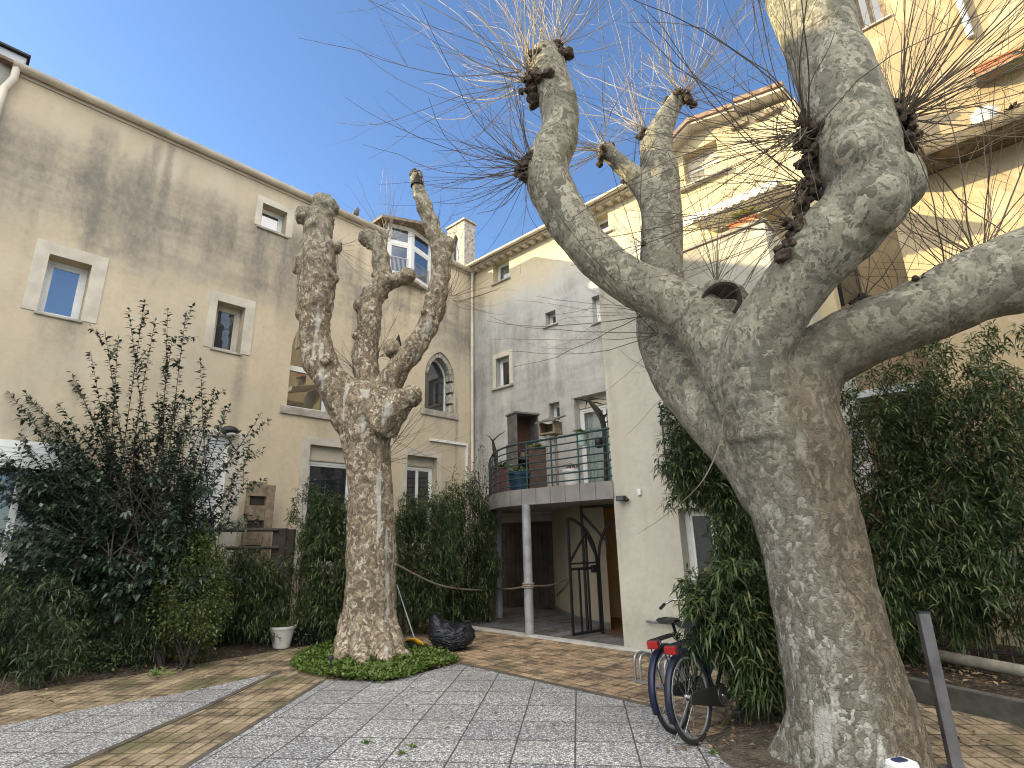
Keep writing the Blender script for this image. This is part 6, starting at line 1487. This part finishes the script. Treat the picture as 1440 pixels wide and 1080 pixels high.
# bent grey drain pipe at the porch
mb=MB(); mb.tube(crom([at(690,774,13.4),at(694,775,13.4),at(694,800,13.4),at(684,806,13.35),at(682,815,13.3),at(685,850,13.3),at(688,858,13.3)],6),.055,10); tag(mb.build('drain_pipe',simple('grey pvc',(.33,.33,.32),.5,var=.2,bump=.05),None,I4,smooth=True),'bent grey drain pipe behind the left porch column','pipe')
# ---- pigeon on the gutter
q=LF.px(497,303); pg=empty('pigeon',LF.M@T((q[0],-.12,gz+.0)),'grey pigeon perched on the long gutter above the upright tree','pigeon')
mb=MB(); mb.sphere((0,0,.13),.085,14,10,(1.0,.8,1.25)); mb.sphere((.03,-.01,.25),.05,12,8,(1,.9,1.1)); mb.tube([(.03,-.01,.18),(.03,-.01,.25)],[.06,.045],10); mb.tube([(-.03,.02,.10),(-.08,.05,-.02)],[.05,.025],8); 
me=remesh(mb,'body',.012,2); mesh_obj('body',me,simple('pigeon grey',(.10,.105,.12),.7,var=.4,scale=14,bump=.1),pg)
mb=MB(); mb.tube([(.07,-.02,.25),(.105,-.03,.24)],[.012,.002],6); mb.build('beak',m_blk,pg); mb=MB(); mb.tube([(.01,-.03,.06),(.015,-.03,-.0)],.006,5); mb.tube([(.01,.03,.06),(.015,.03,-.0)],.006,5); mb.build('leg',m_red,pg)
# ================================================================== ON THE BALCONY
BT=BZ1+.002
def bpos(x,Y): p=at(x,690,Y); return V((p.x,p.y,BT))
def box_thing(name,label,cat,p,sz,az,mat,group=None):
    M=yaw(az,(p.x,p.y,p.z)); e=empty(name,M,label,cat,group); return e
p=bpos(738,12.6); cb=empty('cabinet',yaw(R_(-30),(p.x,p.y,BT)),'grey wooden cabinet with open front on the balcony','cabinet')
m_gw=simple('grey stained wood',(.13,.12,.115),.7,var=.3,scale=6,bump=.2)
ht=zat(738,585,12.6)-BT
# cabinet local: x along house wall away, y to the left; open face looks along -x / right
mb=MB(); w,d=.42,.62; mb.box(-w/2,w/2,d/2-.03,d/2,0,ht); mb.box(-w/2,w/2,-d/2,-d/2+.03,0,ht); mb.box(w/2-.03,w/2,-d/2+.031,d/2-.031,0,ht); mb.box(-w/2-.03,w/2+.03,-d/2-.03,d/2+.03,ht+.001,ht+.045); 
for z in (.0,.45,.85): mb.box(-w/2+.01,w/2-.031,-d/2+.031,d/2-.031,z,z+.02)
mb.build('carcass',m_gw,cb,bevel=.005); mb=MB(); mb.box(w/2-.036,w/2-.0305,-d/2+.032,d/2-.032,.03,ht-.01); mb.build('back_panel',simple('reddish brown board',(.10,.045,.03),.7,bump=.1),cb)
mb=MB(); mb.tube([(-.1,-.2,.9),(.05,.12,1.05)],.012,6); mb.tube([(-.05,.1,.88),(0,-.1,1.1)],.01,6); mb.lathe([(.06,0),(.08,.16),(.0,.16)],12,(0,.05,.87)); mb.build('clutter',m_wood,cb,smooth=True)
p=bpos(778,11.2); bh=empty('bird_house',yaw(R_(40),(p.x,p.y,BT)),'weathered wooden bird house on a ribbed log post on the balcony','bird house')
h2=zat(778,612,11.2)-BT
mb=MB(); n=22; vs=[];fs=[]
for k in range(9):
    z=h2*k/8
    for j in range(n): a=2*PI*j/n; r=.115*(1+.10*(j%2)+.05*noise.noise(V((j,z*3,0)))); vs.append((r*math.cos(a),r*math.sin(a),z))
for k in range(8):
    for j in range(n): fs.append((k*n+j,k*n+(j+1)%n,(k+1)*n+(j+1)%n,(k+1)*n+j))
mb.add(vs,fs).build('log_post',simple('grey ribbed wood',(.30,.28,.25),.9,var=.4,scale=16,bump=.6,bscale=30),bh,fix=False)
mb=MB(); mb.box(-.16,.16,-.2,.2,h2+.001,h2+.04); mb.box(.13,.16,-.19,.19,h2+.041,h2+.28); mb.box(-.15,.13,.16,.19,h2+.041,h2+.28); mb.box(-.15,.13,-.19,-.16,h2+.041,h2+.28); mb.build('box',m_pal,bh,bevel=.004)
mb=MB(); mb.add([(-.22,-.25,h2+.24),(.22,-.25,h2+.40),(.22,.25,h2+.40),(-.22,.25,h2+.24),(-.22,-.25,h2+.27),(.22,-.25,h2+.43),(.22,.25,h2+.43),(-.22,.25,h2+.27)],[(0,3,2,1),(4,5,6,7),(0,1,5,4),(1,2,6,5),(2,3,7,6),(3,0,4,7)]); mb.build('roof',m_gw,bh)
def planter(label,x,Y,w,h,mat,leafmat,seed,n=40,L=.22,round_=False,top=None,cat='planter',z=None,name='planter'):
    p=bpos(x,Y); 
    if z is not None: p.z=z
    e=empty(name,T(p),label,cat); mb=MB()
    if round_: mb.lathe([(w*.36,0),(w*.5,h*.86),(w*.55,h*.86),(w*.55,h),(w*.48,h),(w*.46,h*.9),(0,h*.88)],20); mb.build('pot',mat,e,smooth=True)
    else:
        mb.box(-w/2,w/2,-w/2,w/2,0,h-.03); mb.box(-w/2-.015,w/2+.015,-w/2-.015,w/2+.015,h-.029,h); mb.build('pot',mat,e,bevel=.008)
    if n: tuft('leaves',None,(p.x,p.y,p.z+h),n,L,L*.16,leafmat,seed,parent=e,up=.7,spread=.75)
    return e
m_bl=simple('blue glazed pot',(.02,.05,.09),.3,var=.3,bump=.05)
m_brn=simple('brown planter wood',(.07,.042,.03),.75,var=.3,bump=.2)
planter('tall dark brown planter with yellowish plant on the balcony, beside the bird house',757,11.35,.36,.92,m_brn,M_FERN,91,60,.28)
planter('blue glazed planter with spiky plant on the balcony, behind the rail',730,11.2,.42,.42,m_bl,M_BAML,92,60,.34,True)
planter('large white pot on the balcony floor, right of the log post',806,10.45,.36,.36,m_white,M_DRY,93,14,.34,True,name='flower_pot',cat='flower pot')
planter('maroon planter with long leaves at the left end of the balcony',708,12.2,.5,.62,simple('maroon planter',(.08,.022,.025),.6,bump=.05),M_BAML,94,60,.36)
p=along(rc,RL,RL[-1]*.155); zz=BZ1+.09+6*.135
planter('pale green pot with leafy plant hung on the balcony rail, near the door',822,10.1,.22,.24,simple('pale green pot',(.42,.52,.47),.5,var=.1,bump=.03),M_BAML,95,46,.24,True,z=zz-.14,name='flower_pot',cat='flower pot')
p=along(rc,RL,RL[-1]*.07); 
mb=MB(); mb.lathe([(.04,0),(.075,.03),(.075,.17),(.05,.2),(.0,.21)],12,(0,0,0)); q=at(842,624,9.85); tag(mb.build('lantern',m_blk,None,T((q.x,q.y,q.z-.08)),smooth=True),'black lantern hanging at the right end of the balcony rail','lantern')
# dry climber at the right end of the balcony, and another at the left end
def climber(label,pts,rs,seed,n):
    rr=random.Random(seed); q=[at(*p) for p in pts]; q[0].z=BT if n>=0 else q[0].z; e=empty('climbing_stem',T(q[0]),label,'climbing plant'); mb=MB(); c=crom(q,6); mb.tube(c,crom1(rs,6),7)
    for i in range(abs(n)):
        a=c[rr.randint(len(c)//3,len(c)-1)]; d=V((rr.gauss(0,.6),rr.gauss(0,.4),rr.gauss(.2,.5))).normalized(); l=rr.uniform(.15,.4); mb.tube([a,a+d*l*.5+V((0,0,.02)),a+d*l],[.018,.012,.003],4)
    mb.build('stem',m_stem,e,I4,smooth=True); return e
climber('bare twisted vine stem at the right end of the balcony',[(853,688,10.0),(852,640,10.0),(849,600,10.05),(842,580,10.1),(832,568,10.15),(826,560,10.2)],[.045,.045,.05,.06,.04,.02],5,14)
climber('dark twisted stem at the left end of the balcony rail',[(700,690,12.0),(697,650,12.0),(695,632,12.0),(693,620,12.0)],[.03,.035,.045,.02],6,3)
# red leaved twigs by the corner
p=at(672,690,13.6); e=empty('red_leaved_shrub',T((p.x,p.y,0)),'thin shrub with sparse red leaves in the corner by the downpipe','shrub')
rn=np.random.RandomState(5); C=[];mb=MB();rr=random.Random(5)
for i in range(16):
    b=V((p.x+rr.gauss(0,.2),p.y+rr.gauss(0,.15),0.0)); t=at(672+rr.uniform(-12,18),rr.uniform(618,690),13.6); c=crom([b,b.lerp(t,.6),t],6); mb.tube(c,crom1([.01,.007,.002],6),4,caps=False)
    for k in range(14): C.append(c[rr.randint(len(c)*3//5,len(c)-1)]+V((rr.gauss(0,.05),rr.gauss(0,.05),rr.gauss(0,.05))))
mb.build('stems',m_stem,e,I4,fix=False); C=np.array(C); n=len(C); leaves_mesh('leaves',C,unit(rn,n),unit(rn,n),rn.uniform(.05,.09,n),rn.uniform(.02,.04,n),leaf_mat('red leaf',(.05,.012,.014),(.11,.03,.03)),e,5)
# leafy screen on the front window railing
q=[FR.w(rr.uniform(1.05,2.0),rr.uniform(-.16,-.06),3.3+.4*rr.random()) for i in range(420)]
C=np.array(q);n=len(C); o=leaves_mesh('window_plant',C,unit(rn,n),unit(rn,n),rn.uniform(.05,.09,n),rn.uniform(.03,.05,n),M_CAM,None,6); tag(o,'dark leafy plant spilling over the upper front window railing','plant')
# ================================================================== TERRACE AND LEDGE THINGS
q=FR.px(1072,300); 
e=empty('planter',FR.M@T((2.62,.2,FZ+.062)),'terracotta trough with pale flowering plant on the sunlit parapet','planter')
mb=MB(); mb.box(-.18,.22,-.10,.10,.0,.14); mb.box(-.20,.24,-.115,.115,.141,.175); mb.build('trough',m_terra,e,bevel=.01)
p=FR.w(2.64,.2,FZ+.3); tuft('leaves',None,(p.x,p.y,p.z),160,.32,.035,leaf_mat('pale yellow leaf',(.20,.22,.05),(.42,.40,.14)),97,parent=e,up=.7,spread=1.0)
tb=empty('garden_table',FR.M@T((2.05,.75,FZ-.98)),'white table edge on the sunlit terrace behind the parapet','table')
mb=MB(); mb.box(-.5,.5,-.35,.35,1.10,1.14); mb.build('table_top',m_white,tb,bevel=.01)
for x in (-.45,.45):
    for y in (-.3,.3): mb=MB(); mb.box(x-.02,x+.02,y-.02,y+.02,0,1.099); mb.build('leg',m_white,tb)
mb=MB(); mb.box(-.28,.40,-.11,.11,.0,.17); mb.box(-.30,.42,-.13,.13,.171,.21)
q=GR.px(1402,96,UO-.2); e=empty('planter',MU@T((q[0],-.22,q[1]-.08)),'long orange terracotta trough under the upper right window','planter'); mb.build('trough',m_terra,e,bevel=.01)
mb=MB(); mb.box(-.30,.42,-.15,.2,-.03,-.001); mb.build('shelf',m_wood,e)
q=GR.px(1374,131,-.3); vz=LZ+.002
e=empty('vase',GR.M@T((q[0],-.35,vz)),'white wide mouthed vase on the mossy ledge','vase'); mb=MB(); mb.lathe([(.08,0),(.15,.12),(.17,.28),(.13,.33),(.11,.31),(.0,.30)],18); mb.build('vase_body',m_white,e,smooth=True)
q2=GR.px(1410,125,-.3); p=GR.w(q2[0],-.5,vz+.02); tuft('dead_plant','dark dried plant clump on the mossy ledge right of the vase',(p.x,p.y,p.z),60,.22,.05,simple('dried plant',(.05,.035,.025),.9),98,spread=1.0)
p=GR.w(q[0]-.5,-.55,vz); tuft('moss_clump','yellow green moss clump on the ledge left of the vase',(p.x,p.y,p.z),70,.12,.05,M_FERN,99,spread=1.2)
# plant leaves poking in at the right edge, high up
p=at(1452,72,4.4); 
tuft('palm_leaves','green strap leaves entering at the upper right edge',(p.x,p.y,p.z),14,.42,.06,leaf_mat('strap leaf',(.05,.12,.03),(.10,.2,.05)),100,up=-.1,spread=.8)
